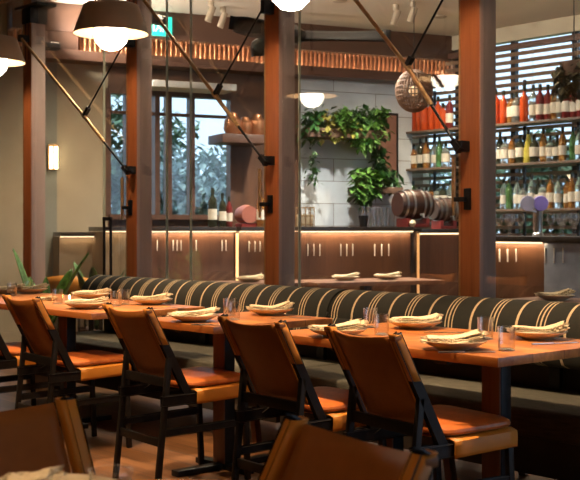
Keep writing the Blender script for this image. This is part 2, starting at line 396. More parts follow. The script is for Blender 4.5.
# ------------------------------------------------------------------ dining chair
def make_chair(name, label):
    t = thing(name, label, 'chair')
    H = .834
    top_v, bot_v = -.075, .135
    def stile(z):   # v of stile centre at height z
        return top_v + (H - z) / (H - .43) * (bot_v - top_v)
    uo = .195
    # two back posts
    for s in (-1, 1):
        MB().beam((s * uo, stile(H), H), (s * uo, stile(.43), .43), .024, .025, up=(0, 1, 0), bev=.006).done('back_post', BLACKWOOD, t)
    # leather sling around the posts
    zlow = .672
    def sling(i, j):
        z = H - .004 - (H - .004 - .50) * j
        u = -.165 + .33 * i
        sag = .028 * (1 - (2 * i - 1) ** 2)
        return Vector((u, stile(z) - .006 - sag, z - .012 * (1 - (2 * i - 1) ** 2) * (1 - j)))
    mb = MB(); mb.grid(sling, 14, 10)
    back = mb.done('backrest', LEATHER, t, mods=[('SOLIDIFY', dict(thickness=.007, offset=0))])
    for s in (-1, 1):
        # rounded sleeve closed around the post
        mb = MB()
        def sleeve(i, j, s=s):
            z = H + .003 - (H + .003 - zlow) * j
            ang = 2 * PI * i
            cx, cy = math.cos(ang), math.sin(ang)
            ex = .0205 * (abs(cx) ** .6) * (1 if cx >= 0 else -1); ey = .0195 * (abs(cy) ** .6) * (1 if cy >= 0 else -1)
            return Vector((s * uo + ex - s * .004, stile(z) + ey, z))
        mb.grid(sleeve, 20, 4, closed_u=True)
        mb.done('sleeve', SEATLEATHER, t, mods=[('SOLIDIFY', dict(thickness=.004, offset=-1))])
        MB().beam((s * uo, stile(H), H - .02), (s * uo, stile(H) - .001, H + .0), .034, .033, up=(0, 1, 0), bev=.007).done('post_cap', LEATHER, t)
    # hems stitched along the sleeve
    for s in (-1, 1):
        MB().tube([(s * .166, stile(H - .01) - .012, H - .01), (s * .166, stile(.64) - .012, .64), (s * .166, stile(.51) - .012, .51)], .003, 6).done('seam', SEATLEATHER, back)
    # legs
    for s in (-1, 1):
        MB().beam((s * uo, -.03, 0), (s * uo, .035, .615), .024, .027, up=(0, 1, 0), bev=.006).done('leg', BLACKWOOD, t)
        MB().beam((s * .205, .465, 0), (s * .205, .445, .43), .024, .028, up=(0, 1, 0), bev=.006).done('leg', BLACKWOOD, t)
        MB().beam((s * (uo + .001), -.0, .415), (s * .206, .47, .425), .026, .042, bev=.005).done('seat_rail', BLACKWOOD, t)
        MB().beam((s * uo, -.008, .27), (s * .205, .455, .28), .016, .028, bev=.004).done('stretcher', BLACKWOOD, t)
    MB().beam((-uo, .028, .497), (uo, .028, .497), .02, .042, bev=.004).done('crossbar', BLACKWOOD, t)
    MB().beam((-uo, -.004, .225), (uo, -.004, .225), .018, .038, bev=.004).done('stretcher', BLACKWOOD, t)
    MB().beam((-.205, .455, .41), (.205, .455, .41), .026, .05, bev=.004).done('front_rail', BLACKWOOD, t)
    # leather seat sling wrapping the rails, and the cushion pad
    mb = MB()
    def wrap(i, j):
        v = .165 + .30 * j
        pts = [(-.226, .392), (-.228, .42), (-.226, .448), (-.20, .456), (-.1, .450), (0, .447), (.1, .450), (.20, .456), (.226, .448), (.228, .42), (.226, .392)]
        f = i * (len(pts) - 1); k = min(int(f), len(pts) - 2); q = f - k
        return Vector((pts[k][0] * (1 - q) + pts[k + 1][0] * q, v, pts[k][1] * (1 - q) + pts[k + 1][1] * q + .012 * j))
    mb.grid(wrap, 20, 6)
    mb.done('seat', SEATLEATHER, t, mods=[('SOLIDIFY', dict(thickness=.005, offset=0))])
    mb = MB()
    N = 36
    def pad(i, j):
        ang = 2 * PI * i
        cx, cy = math.cos(ang), math.sin(ang)
        e = .32
        ux = (abs(cx) ** e) * (1 if cx >= 0 else -1); vy = (abs(cy) ** e) * (1 if cy >= 0 else -1)
        r, z = [(0, .001), (.88, .001), (.985, .009), (1., .018), (.985, .027), (.90, .036), (.6, .041), (0, .043)][int(round(j * 7))]
        return Vector((ux * r * (.212 + .006 * vy), .31 + vy * r * .172, .457 + z + .012 * (vy * r * .5 + .5)))
    mb.grid(pad, N, 7, closed_u=True)
    bmesh.ops.remove_doubles(mb.bm, verts=mb.bm.verts, dist=1e-5)
    cu = mb.done('seat_cushion', CUSHION, t)
    return t
chair0 = make_chair('dining_chair', 'tan leather dining chair in front of the longest-lit table, nearest of the row, beside the table corner')
cw = .0
row = [(-2.83, 2.89, -8, 'tan leather dining chair nearest in the row, orange seat below the right table corner'),
       (-3.50, 2.90, -3, 'tan leather dining chair second from the near end of the row'),
       (-4.43, 2.92, -4, 'tan leather dining chair standing alone at the small middle table, all legs in view'),
       (-5.46, 2.92, -4, 'tan leather dining chair in front of the far left table beside the candle'),
       (-6.17, 2.92, -4, 'farthest tan leather dining chair, cut off by the left photo edge')]
for i, (a, n, r, lb) in enumerate(row):
    a += .012 if i == 0 else .04
    if i == 0:
        c = chair0; c.location = (a, n, 0); c.rotation_euler = (0, 0, math.radians(r)); c['label'] = lb; c['group'] = 'dining chairs in a row before the banquette tables'
    else:
        dup(chair0, (a, n, 0), math.radians(r), lb, 'dining chairs in a row before the banquette tables')
dup(chair0, (-1.421, 1.312, 0), math.radians(171), 'foreground tan leather chair at bottom centre of the photo', 'dining chairs at the round foreground table')
dup(chair0, (-2.035, 1.02, 0), math.radians(-90), 'foreground tan leather chair in the bottom left corner of the photo', 'dining chairs at the round foreground table')

# ------------------------------------------------------------------ tables
HT = .75
def table(name, x0, x1, y0, y1, peds, label, th=.034):
    cx, cy = (x0 + x1) / 2, (y0 + y1) / 2
    t = thing(name, label, 'table', (cx, cy, 0), 0)
    hx, hy = (x1 - x0) / 2, (y1 - y0) / 2
    MB().box(-hx, hx, -hy, hy, HT - th, HT, .003).done('tabletop', TABLE, t)
    for (pa, pn) in peds:
        px, py = pa - cx, pn - cy
        MB().box(px - .045, px + .045, py - .035, py + .035, .03, HT - th, .004).done('pedestal', DARKTABLE, t)
        MB().box(px + .0455, px + .0495, py - .03, py + .03, .03, HT - th, .001).done('pedestal_edge', BLACKM, t)
        m = MB(); m.box(px - .03, px + .03, py - .30, py + .30, 0, .03, .004).box(px - .20, px + .20, py - .03, py + .03, 0, .029, .004)
        m.done('pedestal_foot', BLACKM, t)
        MB().box(px - .03, px + .03, -hy + .06, hy - .06, HT - th - .02, HT - th, .002).done('top_bearer', BLACKM, t)
    return t
NT = 3.103
table('dining_table', -3.72, -2.446, NT, NT + .78, [(-2.76, 3.49), (-3.33, 3.49)], 'wide reddish wood dining table nearest the camera, set for three or four')
table('dining_table', -4.70, -4.074, NT, NT + .75, [(-4.43, 3.44)], 'small wood dining table in the middle of the banquette, its right corner in view')
table('dining_table', -7.15, -5.138, NT, NT + .75, [(-6.04, 3.48)], 'far left wood dining table with the tea light candle and plant behind')
# round table in the foreground
rx, ry = from_px(150, 1.59)
rt = thing('round_table', 'round wooden table at the bottom left edge under the foreground napkin', 'table', (rx, ry, 0), 0)
m = MB(); m.lathe([(0, HT - .034), (.415, HT - .034), (.42, HT - .028), (.42, HT - .004), (.416, HT), (0, HT)], n=64); m.done('tabletop', TABLE, rt)
MB().lathe([(0, 0), (.24, 0), (.24, .015), (.05, .03), (.035, .05), (.035, HT - .06), (.12, HT - .034), (0, HT - .034)], n=32).done('pedestal', BLACKM, rt)

# ------------------------------------------------------------------ banquette
def back_profile():
    # (y,z): leaning, rounded top back
    pts = [(4.30, .575), (4.235, .572), (4.19, .59), (4.17, .63), (4.178, .675), (4.20, .71)]
    cy, cz, R = 4.352, .712, .148
    for i in range(11):
        an = PI - i * (PI * .64) / 10
        pts.append((cy + R * math.cos(an), cz + R * math.sin(an)))
    pts += [(4.49, .80), (4.49, .575)]
    return pts
prof = back_profile()
for (x0, x1, words) in ((-7.12, -4.485, 'far striped banquette bench section with tufted dark green back, ending by the plant'),
                        (-4.475, -1.7, 'near striped banquette bench section with long grey green seat at right')):
    t = thing('banquette', words, 'bench', ((x0 + x1) / 2, 4.2, 0), 0)
    h = (x1 - x0) / 2; cx = (x0 + x1) / 2
    mb = MB()
    mb.prism([(y - 4.2, z) for y, z in prof], -h, h)
    es = [e for e in mb.bm.edges if abs(e.verts[0].co.x - e.verts[1].co.x) < 1e-6]
    bmesh.ops.bevel(mb.bm, geom=es, offset=.012, segments=3, affect='EDGES')
    bmesh.ops.translate(mb.bm, verts=mb.bm.verts, vec=Vector((cx, 0, 0)))
    o = mb.done('backrest', STRIPE, t); o.location = (-cx, 0, 0)      # mesh kept in room x so stripes run on
    o.location = (-cx, 0, 0)
    # seat pad
    mb = MB(); mb.box(-h, h, 3.80 - 4.2, 4.38 - 4.2, .33, .452, .02, 3); mb.done('seat', SEATF, t)
    for bx in (-h + .2, 0, h - .2):
        MB().box(bx - .03, bx + .03, .13, .16, .45, .60, .003).done('back_support', BLACKM, t)
    MB().box(-h + .01, h - .01, .20, .27, .33, .60, .003).done('back_board', BENCHB, t)
    MB().box(-h + .01, h - .01, 3.84 - 4.2, 4.49 - 4.2, .17, .33, .004).done('base', BENCHB, t)
    for sx in (-h + .15, -.3, h - .3):
        for sy in (3.93 - 4.2, 4.42 - 4.2):
            MB().beam((sx + .05, sy - .02 * (1 if sy < 0 else -1), 0), (sx, sy, .17), .04, .04, up=(0, 1, 0), bev=.004).done('leg', DARKTABLE, t)

# ------------------------------------------------------------------ tableware
def make_plate():
    m = MB()
    m.lathe([(0, 0), (.055, 0), (.06, .004), (.098, .018), (.121, .031), (.1225, .034), (.119, .0345), (.095, .023), (.06, .010), (0, .009)], n=40)
    return m
plate_me = None
def plate(px, py, words, s=1., z=HT, at=None):
    global plate_me
    a, n = at if at else on_plane_z(px, py, z)
    if plate_me is None:
        o = make_plate().done('plate', CERAMIC); plate_me = o
    else:
        o = plate_me.copy(); COL.objects.link(o)
    o.location = (a, n, z); o.scale = (s, s, s); tag(o, words, 'plate', 'stoneware plates set on the tables')
    return a, n
def napkin(a, n, z, words, rz, seed, l=.25, w=.115, wedge=.02):
    """layered, loosely folded cloth with ragged fringe along the ends"""
    rnd = random.Random(seed)
    ph = [rnd.random() * 6 for _ in range(6)]
    mb = MB()
    for layer in range(3):
        z0 = .005 + layer * .006
        lx = l * (1 - .06 * layer) / 2; wy = w * (1 - .1 * layer) / 2
        sh = (rnd.random() - .5) * .02
        NU, NV = 34, 12
        def fn(i, j, z0=z0, lx=lx, wy=wy, sh=sh, layer=layer):
            x = (2 * i - 1); y = (2 * j - 1)
            fr = .007 * math.sin(i * 61 + ph[0] + layer) * (abs(y) > .9) + .006 * math.sin(j * 47 + ph[1]) * (abs(x) > .95)
            taper = 1 - .22 * max(0, -x) - .12 * max(0, x - .4)
            zz = z0 + wedge * max(0, x) ** 1.5 + .003 * math.sin(3.2 * x + ph[2] + layer) * (1 - .4 * y * y) + .0035 * math.sin(4.5 * y + 2.0 * x + ph[3]) + (.0015 + .003 * max(0, x)) * math.sin(9 * y + 3 * x + ph[4])
            zz += -.004 * max(0, abs(y) - .8)
            return Vector((x * lx + fr + sh, y * wy * taper + fr + .006 * math.sin(3 * x + ph[5]), zz))
        mb.grid(fn, NU, NV)
    # fringe threads
    for k in range(46):
        sx = rnd.choice((-1, 1)); y = (rnd.random() * 2 - 1) * w / 2 * .75
        x = sx * l / 2 * .97; zz = .014 + (wedge if sx > 0 else 0)
        mb.tube([(x, y, zz), (x + sx * (.006 + .01 * rnd.random()), y + .004 * (rnd.random() - .5), zz + .004 * (rnd.random() - .7))], .0009, 4)
    o = mb.done('napkin', LINEN, mods=[('SOLIDIFY', dict(thickness=.003, offset=0))])
    o.location = (a, n, z); o.rotation_euler = (0, 0, rz)
    tag(o, words, 'napkin', 'fringed cream napkins on the plates')
    return o
T4, T3, T2 = 'nearest table', 'middle table', 'far left table'
RZ = TH  # napkins lie roughly across the view
sets = [  # px, py, where, napkin twist, seed
    (338, 336.5, 'at the left end of the nearest table', .0, 1, 1.),
    (415, 328.5, 'banquette side of the nearest table', .05, 2, 1.),
    (452, 349.5, 'at the front corner of the nearest table', .0, 3, 1.),
    (537, 339.0, 'at the right end of the nearest table', -.05, 4, 1.),
    (194, 321.5, 'at the front left of the middle table', .0, 5, 1.),
    (277, 314.5, 'banquette side of the middle table', .08, 6, 1.),
    (152, 304.5, 'at the right end of the far left table', .0, 7, 1.),
    (97, 298.5, 'at the back middle of the far left table', .0, 8, 1.),
    (86, 308.5, 'at the front right corner of the far left table', .0, 9, 1.),
    (48, 292.5, 'below the potted plant, far left table', .0, 10, 1.),
    (4, 293.5, 'far left table, left photo edge', .0, 11, 1.)]
LIM = {0: (-3.72, -2.446, .78), 1: (-4.70, -4.074, .75), 2: (-7.15, -5.138, .75)}
for i, (px, py, wh, tw, sd, s) in enumerate(sets):
    ti = 0 if i < 4 else 1 if i < 6 else 2
    a, n = on_plane_z(px, py, HT)
    lo, hi, dp = LIM[ti]
    a = min(max(a, lo + .07), hi - .10); n = min(max(n, NT + .10), NT + dp - .10)
    plate(0, 0, 'cream stoneware plate ' + wh, s, at=(a, n))
    napkin(a, n, HT + .032 - .004, 'cream fringed napkin on the plate ' + wh, RZ + tw, sd, l=.225)
napkin(*on_plane_z(47, 300.5, HT), HT, 'small folded cream napkin lying flat beside the tea light', RZ, 14, l=.10, w=.07, wedge=.006)
# foreground plate and napkin
def inset(px, d, z): 
    a, n = from_px(px, d); return a, n
a, n = inset(48, 1.775, HT)
plate(0, 0, 'cream plate at the bottom left corner of the photo on the round table', 1., at=(a, n))
a, n = inset(29, 1.80, HT)
napkin(a, n, HT + .030, 'ragged cream napkin at the bottom left corner of the photo', RZ, 21, l=.075, w=.13, wedge=.004)

def tumbler_mesh(name='tumbler'):
    m = MB()
    m.lathe([(0, 0), (.029, 0), (.031, .003), (.0334, .0865), (.0335, .0885), (.0316, .0885), (.0315, .0865), (.0296, .012), (.027, .008), (0, .0078)], n=32)
    o = m.done(name, TUMBLER)
    o.data.materials.append(RIMGLINT)
    for f in o.data.polygons:
        if f.center.z > .0878 or f.center.z < .009: f.material_index = 1  # rim and base faces whitened in place of glints
    return o
tm = None
def tumbler(px, py, words, z=HT, at=None, s=1.):
    global tm
    a, n = at if at else on_plane_z(px, py, z)
    if tm is None: tm = o = tumbler_mesh()
    else:
        o = tm.copy(); COL.objects.link(o)
    o.location = (a, n, z); o.scale = (s,) * 3; tag(o, words, 'glass', 'clear tumblers on the tables')
    return o
for px, py, wd in [(370.5, 327.5, 'clear tumbler at the back of the pair on the left of the nearest table'), (381.5, 335, 'clear tumbler at the front of the pair on the left of the nearest table'),
                   (485.5, 339, 'clear tumbler at the back of the pair on the right of the nearest table'), (506.5, 350.5, 'large clear tumbler near the right corner of the nearest table'),
                   (229.5, 315.5, 'clear tumbler at the back of the pair on the middle table'), (233.5, 320, 'clear tumbler at the front of the pair on the middle table'),
                   (116, 306, 'clear tumbler left in the pair at the right of the far left table'), (124, 304.5, 'clear tumbler right in the pair on the far left table by the striped back'),
                   (57.5, 304, 'clear tumbler just left of the candle on the far left table'), (29, 293.5, 'clear tumbler below the plant leaves on the far left table'), (12, 296, 'clear tumbler nearest the left edge of the photo')]:
    tumbler(px, py, wd)
tumbler(0, 0, 'clear tumbler rim at the bottom of the photo on the round table', at=from_px(111, 1.675))
# tea light
a, n = on_plane_z(69.5, 303, HT)
t = thing('tea_light', 'lit tea light in a small glass on the far left table', 'candle', (a, n, HT))
MB().lathe([(0, 0), (.026, 0), (.03, .05), (.0285, .05), (.025, .006), (0, .005)], n=24).done('glass_cup', TUMBLER, t)
MB().lathe([(0, .006), (.019, .006), (.019, .02), (0, .02)], n=20).done('wax', CERAMIC, t)
MB().lathe([(0, .021), (.004, .027), (.005, .034), (.002, .046), (0, .052)], n=10).done('flame', emit('candle_flame', (1., .5, .15), 45), t)

# cutlery: one mesh per piece
def knife(a, n, rz, words, z=HT):
    m = MB()
    m.beam((-.11, 0, .004), (-.01, 0, .004), .010, .006, bev=.002)
    m.box(-.01, .10, -.009, .009, .002, .0045, .001)
    o = m.done('table_knife', STEEL); o.location = (a, n, z + .0); o.rotation_euler = (0, 0, rz); tag(o, words, 'knife', 'table knives beside the plates')
def fork(a, n, rz, words, z=HT):
    m = MB()
    m.beam((-.10, 0, .003), (.04, 0, .004), .007, .004, bev=.001)
    m.box(.04, .06, -.011, .011, .002, .005, .001)
    for k in range(4): m.box(.058, .10, -.011 + k * .0063, -.0075 + k * .0063, .0025, .0045)
    o = m.done('fork', STEEL); o.location = (a, n, z); o.rotation_euler = (0, 0, rz); tag(o, words, 'fork', 'forks beside the plates')
knife(*on_plane_z(468, 353, HT), RZ + .12, 'steel knife beside the front plate on the nearest table')
fork(*on_plane_z(447, 333.2, HT), RZ - .15, 'steel fork right of the back plate on the nearest table')
knife(*on_plane_z(556, 344, HT), RZ + .35, 'steel knife beside the plate at the right end of the nearest table')
knife(*on_plane_z(215, 325.5, HT), RZ + .05, 'steel knife beside the front plate on the middle table')
fork(*on_plane_z(291, 318.5, HT), RZ + .1, 'steel fork beside the back plate on the middle table')
fork(*on_plane_z(170, 308.5, HT), RZ + .1, 'steel fork beside the right plate on the far left table')

# ------------------------------------------------------------------ pendant lamps
ZG = 2.315
def pendant(a, n, words):
    t = thing('pendant_lamp', words, 'lamp', (a, n, ZG), 0, 'taupe pendant lamps with opal globes')
    MB().lathe([(0.001, -.1), (.05, -.0866), (.0866, -.05), (.1, 0), (.0866, .05), (.05, .0866), (0.001, .1)], n=40).done('globe', GLOBE, t)
    sh = MB().lathe([(.215, .0), (.158, .160), (.150, .166), (.03, .185), (.026, .205), (.0, .205)], n=56).done('lamp_shade', TAUPE, t)
    MB().lathe([(.211, .0), (.154, .156), (.0, .172)], n=56).done('shade_lining', SHADEIN, sh)
    MB().tube([(0, 0, .1), (0, 0, .172)], .03, 16).tube([(0, 0, .205), (0, 0, .25)], .017, 12).done('socket', BLACKM, t)
    MB().tube([(0, 0, .235), (0, 0, CEIL - ZG - .02)], .006, 8).done('stem', BLACKM, t)
    MB().lathe([(0, CEIL - ZG - .03), (.055, CEIL - ZG - .03), (.055, CEIL - ZG), (0, CEIL - ZG)], n=24).done('canopy', BLACKM, t)
    return t
def lamp_pt(px, n): return a_at(px, n), n
lamps = [(lamp_pt(-7, 3.45), 'taupe pendant lamp cut by the left edge of the photo'), (lamp_pt(111, 3.45), 'taupe pendant lamp with full tapered shade hanging at upper left'),
         (lamp_pt(291, 3.45), 'pendant lamp at top centre, only the bright globe in frame')]
for (p, wd) in lamps: pendant(p[0], p[1], wd)
pendant(-2.45, 3.45, 'pendant lamp above the right end of the nearest table, out of frame')

def light(kind, name, loc, energy, col, size=.1, target=None, angle=60, blend=.6):
    ld = bpy.data.lights.new(name, kind); ld.energy = energy; ld.color = col
    if kind == 'SPOT': ld.spot_size = math.radians(angle); ld.spot_blend = blend; ld.shadow_soft_size = size
    elif kind == 'AREA': ld.size = size
    elif kind == 'POINT': ld.shadow_soft_size = size
    o = bpy.data.objects.new(name, ld); COL.objects.link(o); o.location = loc
    if target is not None:
        o.rotation_euler = (Vector(target) - Vector(loc)).to_track_quat('-Z', 'Y').to_euler()
    return o
WARM = (1., .66, .38)
spot_proto = None
def track_spot(loc, target, energy, words, angle=60, col=WARM, blend=.6):
    """an unseen ceiling spotlight; black cylinder body added around its lamp"""
    global spot_proto
    x, y = loc
    z = CEIL
    v = Vector(target) - Vector((x, y, z - .14)); v.normalize()
    t = thing('unseen_spotlight', words, 'spotlight', (x, y, z))
    MB().tube([(0, 0, 0), (0, 0, -.08)], .012, 8).box(-.05, .05, -.02, .02, -.02, 0).done('mount', BLACKM, t)
    c = Vector((0, 0, -.11))
    MB().tube([c - v * .06, c + v * .08], .04, 20).done('lamp_body', BLACKM, t)
    MB().tube([c + v * .0801, c + v * .083], .032, 20).done('lens', emit('spot_lens_%d' % len(MATS), (1, .8, .55), 6.), t)
    p = Vector((x, y, z)) + c + v * .12
    light('SPOT', 'spot_beam', p, energy, col, .03, target, angle, blend)
SPW = 'unseen black ceiling spotlight aimed at '
track_spot((-3.2, 2.75), (-2.85, 3.5, .75), 420, SPW + 'the nearest table', 52)
track_spot((-4.7, 2.75), (-4.3, 3.5, .75), 300, SPW + 'the middle table', 46)
track_spot((-6.22, 2.75), (-5.8, 3.5, .75), 420, SPW + 'the far left table', 52)
track_spot((-4.3, 1.5), (-5.04, 3.3, 0), 260, SPW + 'the floor boards behind the middle chairs', 40)
track_spot((-2.8, 1.6), (-2.75, 3.0, .5), 14, SPW + 'the nearest chair of the row', 44)
track_spot((-3.2, 4.3), (-3.3, 4.25, .8), 16, SPW + 'the near banquette section', 80)
track_spot((-5.4, 4.3), (-5.4, 4.25, .8), 16, SPW + 'the far banquette section', 80)
track_spot((-1.2, -.5), (-2.0, 1.1, .8), 32, SPW + 'the round foreground table', 50)
for k, nm in ((-3, 'far left'), (-2, 'second'), (-1, 'middle'), (0, 'right')):  # spots added to brighten the posts, no such lamps known
    track_spot((PA + WS * k + .55, 3.75), (PA + WS * k + .07, NW, 1.7), 70, SPW + 'the %s wall post, added to warm it' % nm, 44)
track_spot((-.95, .15), (-1.62, .88, .78), 130, SPW + 'the plate of the round table, added', 15)  # narrow spot added to brighten the foreground napkin
track_spot((-1.75, 3.15), (-3.1, 2.95, .6), 75, SPW + 'the sides of the two nearest chairs, added', 40)  # this and the next spot added to light sleeves and seat sides
track_spot((-3.5, 3.2), (-4.9, 2.95, .6), 75, SPW + 'the sides of the middle chairs, added', 44)
# ------------------------------------------------------------------ bar room behind the glass
def eobj(mb, name, mat, parent=None, smooth=True, mods=()):
    """mesh written in back-wall coordinates (u along the wall, w depth, z)"""
    return mb.done(name, mat, parent, smooth, mods, loc=(OE.x, OE.y, 0) if parent is None else None, rot=RE if parent is None else None)
def ething(name, label, cat, u, w, z, group=None):
    return thing(name, label, cat, E2W(u, w, z), RE, group)
UW0, UW1 = u_at(108), u_at(232)
ZW0, ZW1 = 1.32, 2.60
struct(eobj(MB().box(u_at(41), u_at(57), 0, .12, 0, CEIL), 'wall_far_left', GREYP, smooth=False))
m = MB().box(u_at(57), UW0, 0, .12, 0, CEIL).box(-3.1, u_at(41), 0, .12, 0, CEIL)
struct(eobj(m, 'wall_far_plaster', PLASTER, smooth=False))
m = MB().box(UW0, UW1, 0, .12, 0, ZW0).box(UW0, UW1, 0, .12, ZW1, CEIL).box(UW1, u_at(300), 0, .12, 0, CEIL)
struct(eobj(m, 'wall_far_wood', BARWOOD, smooth=False))
struct(eobj(MB().box(u_at(300), u_at(412), 0, .12, 0, CEIL), 'wall_far_stone', WHITEPL, smooth=False))
# window in that wall
m = MB()
ws = [UW0] + [u_at(x) for x in (128, 157, 169, 192)] + [UW1]
w = bpy.data.objects.new('window_far', None); COL.objects.link(w); w['kind'] = 'structure'; w.location = (OE.x, OE.y, 0); w.rotation_euler = (0, 0, RE); w.name = 'window_6'
for x in ws: m.box(x - .025, x + .025, -.02, .1, ZW0, ZW1)
m.box(UW0, UW1, -.03, .1, ZW1 - .05, ZW1 + .02).box(UW0, UW1, -.06, .12, ZW0 - .03, ZW0 + .02).box(UW0, UW1, 0, .06, 2.35, 2.38)
m.done('window_frame', HEADW, w, smooth=False)
MB().box(UW0, UW1, .05, .056, ZW0, ZW1).done('glass_pane', PANE, w, smooth=False)
# header with its lit frieze of copper tubes
UL, UR = -3.0, u_at(456)
t = ething('frieze_header', 'dark timber header with a lit frieze of upright copper tubes above the bar', 'header beam', 0, 0, 0)
Z1, Z2 = 2.93, 3.075
MB().box(UL, UR, -.26, -.005, 2.82, Z1 - .012, .004).box(UL, UR, -.26, -.005, Z2 + .012, CEIL, .004).done('fascia', HEADW, t)
MB().box(UL, UR, -.07, -.006, Z1 - .012, Z2 + .012).done('frieze_back', HEADW, t)
m = MB(); u = UL + .04
while u < UR: 
    if u_at(18) < u < u_at(73): u += .052; continue
    m.tube([(u, -.19, Z1 - .01), (u, -.19, Z2 + .008)], .0155, 10); u += .052
m.done('copper_tubes', COPPER, t)
MB().box(u_at(19), u_at(72), -.25, -.07, Z1 - .011, Z2 + .011).done('blank_panel', HEADW, t)
MB().box(UL, u_at(18), -.115, -.085, Z1 - .012, Z1).box(u_at(73), UR, -.115, -.085, Z1 - .012, Z1 + .0).done('led_strip', emit('frieze_led', (1., .60, .32), 20), t)
# hanging white light shelf across the far window
t = ething('light_shelf', 'white horizontal panel hanging across the top of the far window', 'panel', 0, 0, 0)
MB().box(u_at(150, -.35), u_at(233, -.35), -.45, -.10, 2.585, 2.65, .006).done('panel_board', simple('white_panel', (.7, .72, .7), .6), t)
# exit sign
u = u_at(162, -.3); zc = hz(26, dE(u, -.3))
t = ething('exit_sign', 'green emergency exit sign with a white running figure on the header', 'sign', u, -.275, zc)
MB().box(-.105, .105, -.03, .014, -.095, .095, .004).done('sign_box', emit('sign_green', (.02, .55, .42), 1.6), t)
m = MB(); WSG = emit('sign_white', (.8, .95, .9), 2.2)
y0 = -.034
m.box(-.095, -.082, y0, y0 + .003, -.06, .06); 
m.beam((-.04, y0, -.01), (-.055, y0, .035), .003, .02, up=(1, 0, 0), bev=0).beam((-.04, y0, -.01), (-.07, y0, -.06), .003, .013, up=(1, 0, 0), bev=0).beam((-.04, y0, -.01), (-.012, y0, -.03), .003, .013, up=(1, 0, 0), bev=0).beam((-.012, y0, -.03), (-.02, y0, -.06), .003, .012, up=(1, 0, 0), bev=0)
m.beam((-.055, y0, .03), (-.025, y0, .012), .003, .01, up=(1, 0, 0), bev=0).lathe([(0, -.002), (.013, -.002), (.013, .001), (0, .001)], c=(-.052, y0, .055), n=14, axis='Y')
m.box(.005, .012, y0, y0 + .003, -.065, .065).box(.005, .05, y0, y0 + .003, .058, .065).box(.045, .052, y0, y0 + .003, -.065, .065)
m.done('pictogram', WSG, t, smooth=False)
# ceiling track heads in the bar room
for px, py, wd in ((211, 12, 'left one of the close pair'), (223, 18, 'right one of the close pair'), (396, 16, 'left one of the right pair'), (413, 13, 'right one of the right pair')):
    d = 2.05 * F / (HOR - py); x, y = from_px(px, d)
    t = thing('track_spotlight', 'small taupe spotlight under the bar room ceiling, ' + wd, 'spotlight', (x, y, CEIL), TH)
    MB().tube([(0, 0, 0), (0, 0, -.06)], .03, 10).done('mount', TAUPE, t)
    MB().tube([(.02, 0, -.06), (-.03, 0, -.2)], .033, 14).done('lamp_body', TAUPE, t)
# ceiling fan
x, y = from_px(291, 8.3)
t = thing('ceiling_fan', 'black ceiling fan with long paddle blades seen through the glass', 'fan', (x, y, 0))
zf = hz(36, 8.3)
MB().tube([(0, 0, zf), (0, 0, CEIL)], .014, 8).done('downrod', BLACKM, t)
MB().lathe([(0, zf - .06), (.07, zf - .06), (.11, zf - .02), (.11, zf + .03), (.04, zf + .08), (0, zf + .08)], n=28).done('motor', BLACKM, t)
for k in range(3):
    an = TH - .08 + k * 2 * PI / 3
    ca, sa = math.cos(an), math.sin(an)
    def bl(i, j, ca=ca, sa=sa):
        r = .08 + .66 * i; w = (.075 * math.sin(PI * min(1, i * 1.02 + .06)) ** .45 + .008) * (2 * j - 1)
        return Vector((r * ca - w * sa, r * sa + w * ca, zf + .045 * (2 * j - 1) - .01 * i))
    MB().grid(bl, 14, 4).done('blade', BLACKM, t, mods=[('SOLIDIFY', dict(thickness=.012, offset=0))])

def strip_light(name, loc, rz, W, energy):
    ld = bpy.data.lights.new(name, 'AREA'); ld.shape = 'RECTANGLE'; ld.size = W; ld.size_y = .02; ld.energy = energy; ld.color = (1., .68, .40)
    o = bpy.data.objects.new(name, ld); COL.objects.link(o); o.location = loc; o.rotation_euler = (math.radians(18), 0, rz); return o
WHITEH = simple('white_enamel', (.75, .74, .70), .35)
# long counters (cabinet units) along the far wall
HC = 1.215
def counter_e(x0, x1, wf, words, zt=HC, handles=(), front=BARWOOD, top=None, hzy=(244, 256)):
    ua, ub = u_at(x0, wf), u_at(x1, wf)
    t = ething('bar_counter', words, 'counter', ua, wf, 0)
    W = ub - ua; dp = min(.56, -wf - .03)
    MB().box(0, W, .03, dp, 0, zt - .045).done('cabinet_front', front, t, smooth=False)
    MB().box(0, W, -.045, dp, zt - .04, zt, .004).done('counter_top', top or simple('dark_counter_%d' % len(MATS), (.035, .025, .02), .3), t)
    MB().box(0, W, -.025, .0, zt - .050, zt - .0405).done('led_strip', LED, t)
    strip_light('counter_strip', E2W(ua + W / 2, wf - .012, zt - .055), RE, W, (1.0 if front is PLASTER2 else 3.2) * W)
    for hx in handles:
        uu = u_at(hx, wf) - ua; d = dE(uu + ua, wf)
        MB().box(uu - .004, uu + .004, .018, .03, hz(hzy[1], d), hz(hzy[0], d), .001).done('handle', WHITEH, t)
    return t
counter_e(300, 412, -1.55, 'walnut bar counter below the white stone wall, under-lit top edge', handles=(309, 315, 321, 342, 348, 354, 376, 383, 390))
counter_e(239.5, 300, -.95, 'walnut bar counter between the lit corner and the middle post', handles=(250, 256, 261), hzy=(241, 252))
counter_e(150, 235, -.95, 'walnut bar counter under the far window', handles=(158, 174, 178, 182, 197, 223, 227), hzy=(240, 251))
counter_e(104, 128, -.70, 'pale narrow counter behind the glass door pull', front=PLASTER2)
counter_e(60, 101, -.32, 'pale low counter with a lit edge below the wall sconce', zt=1.165, front=PLASTER2)
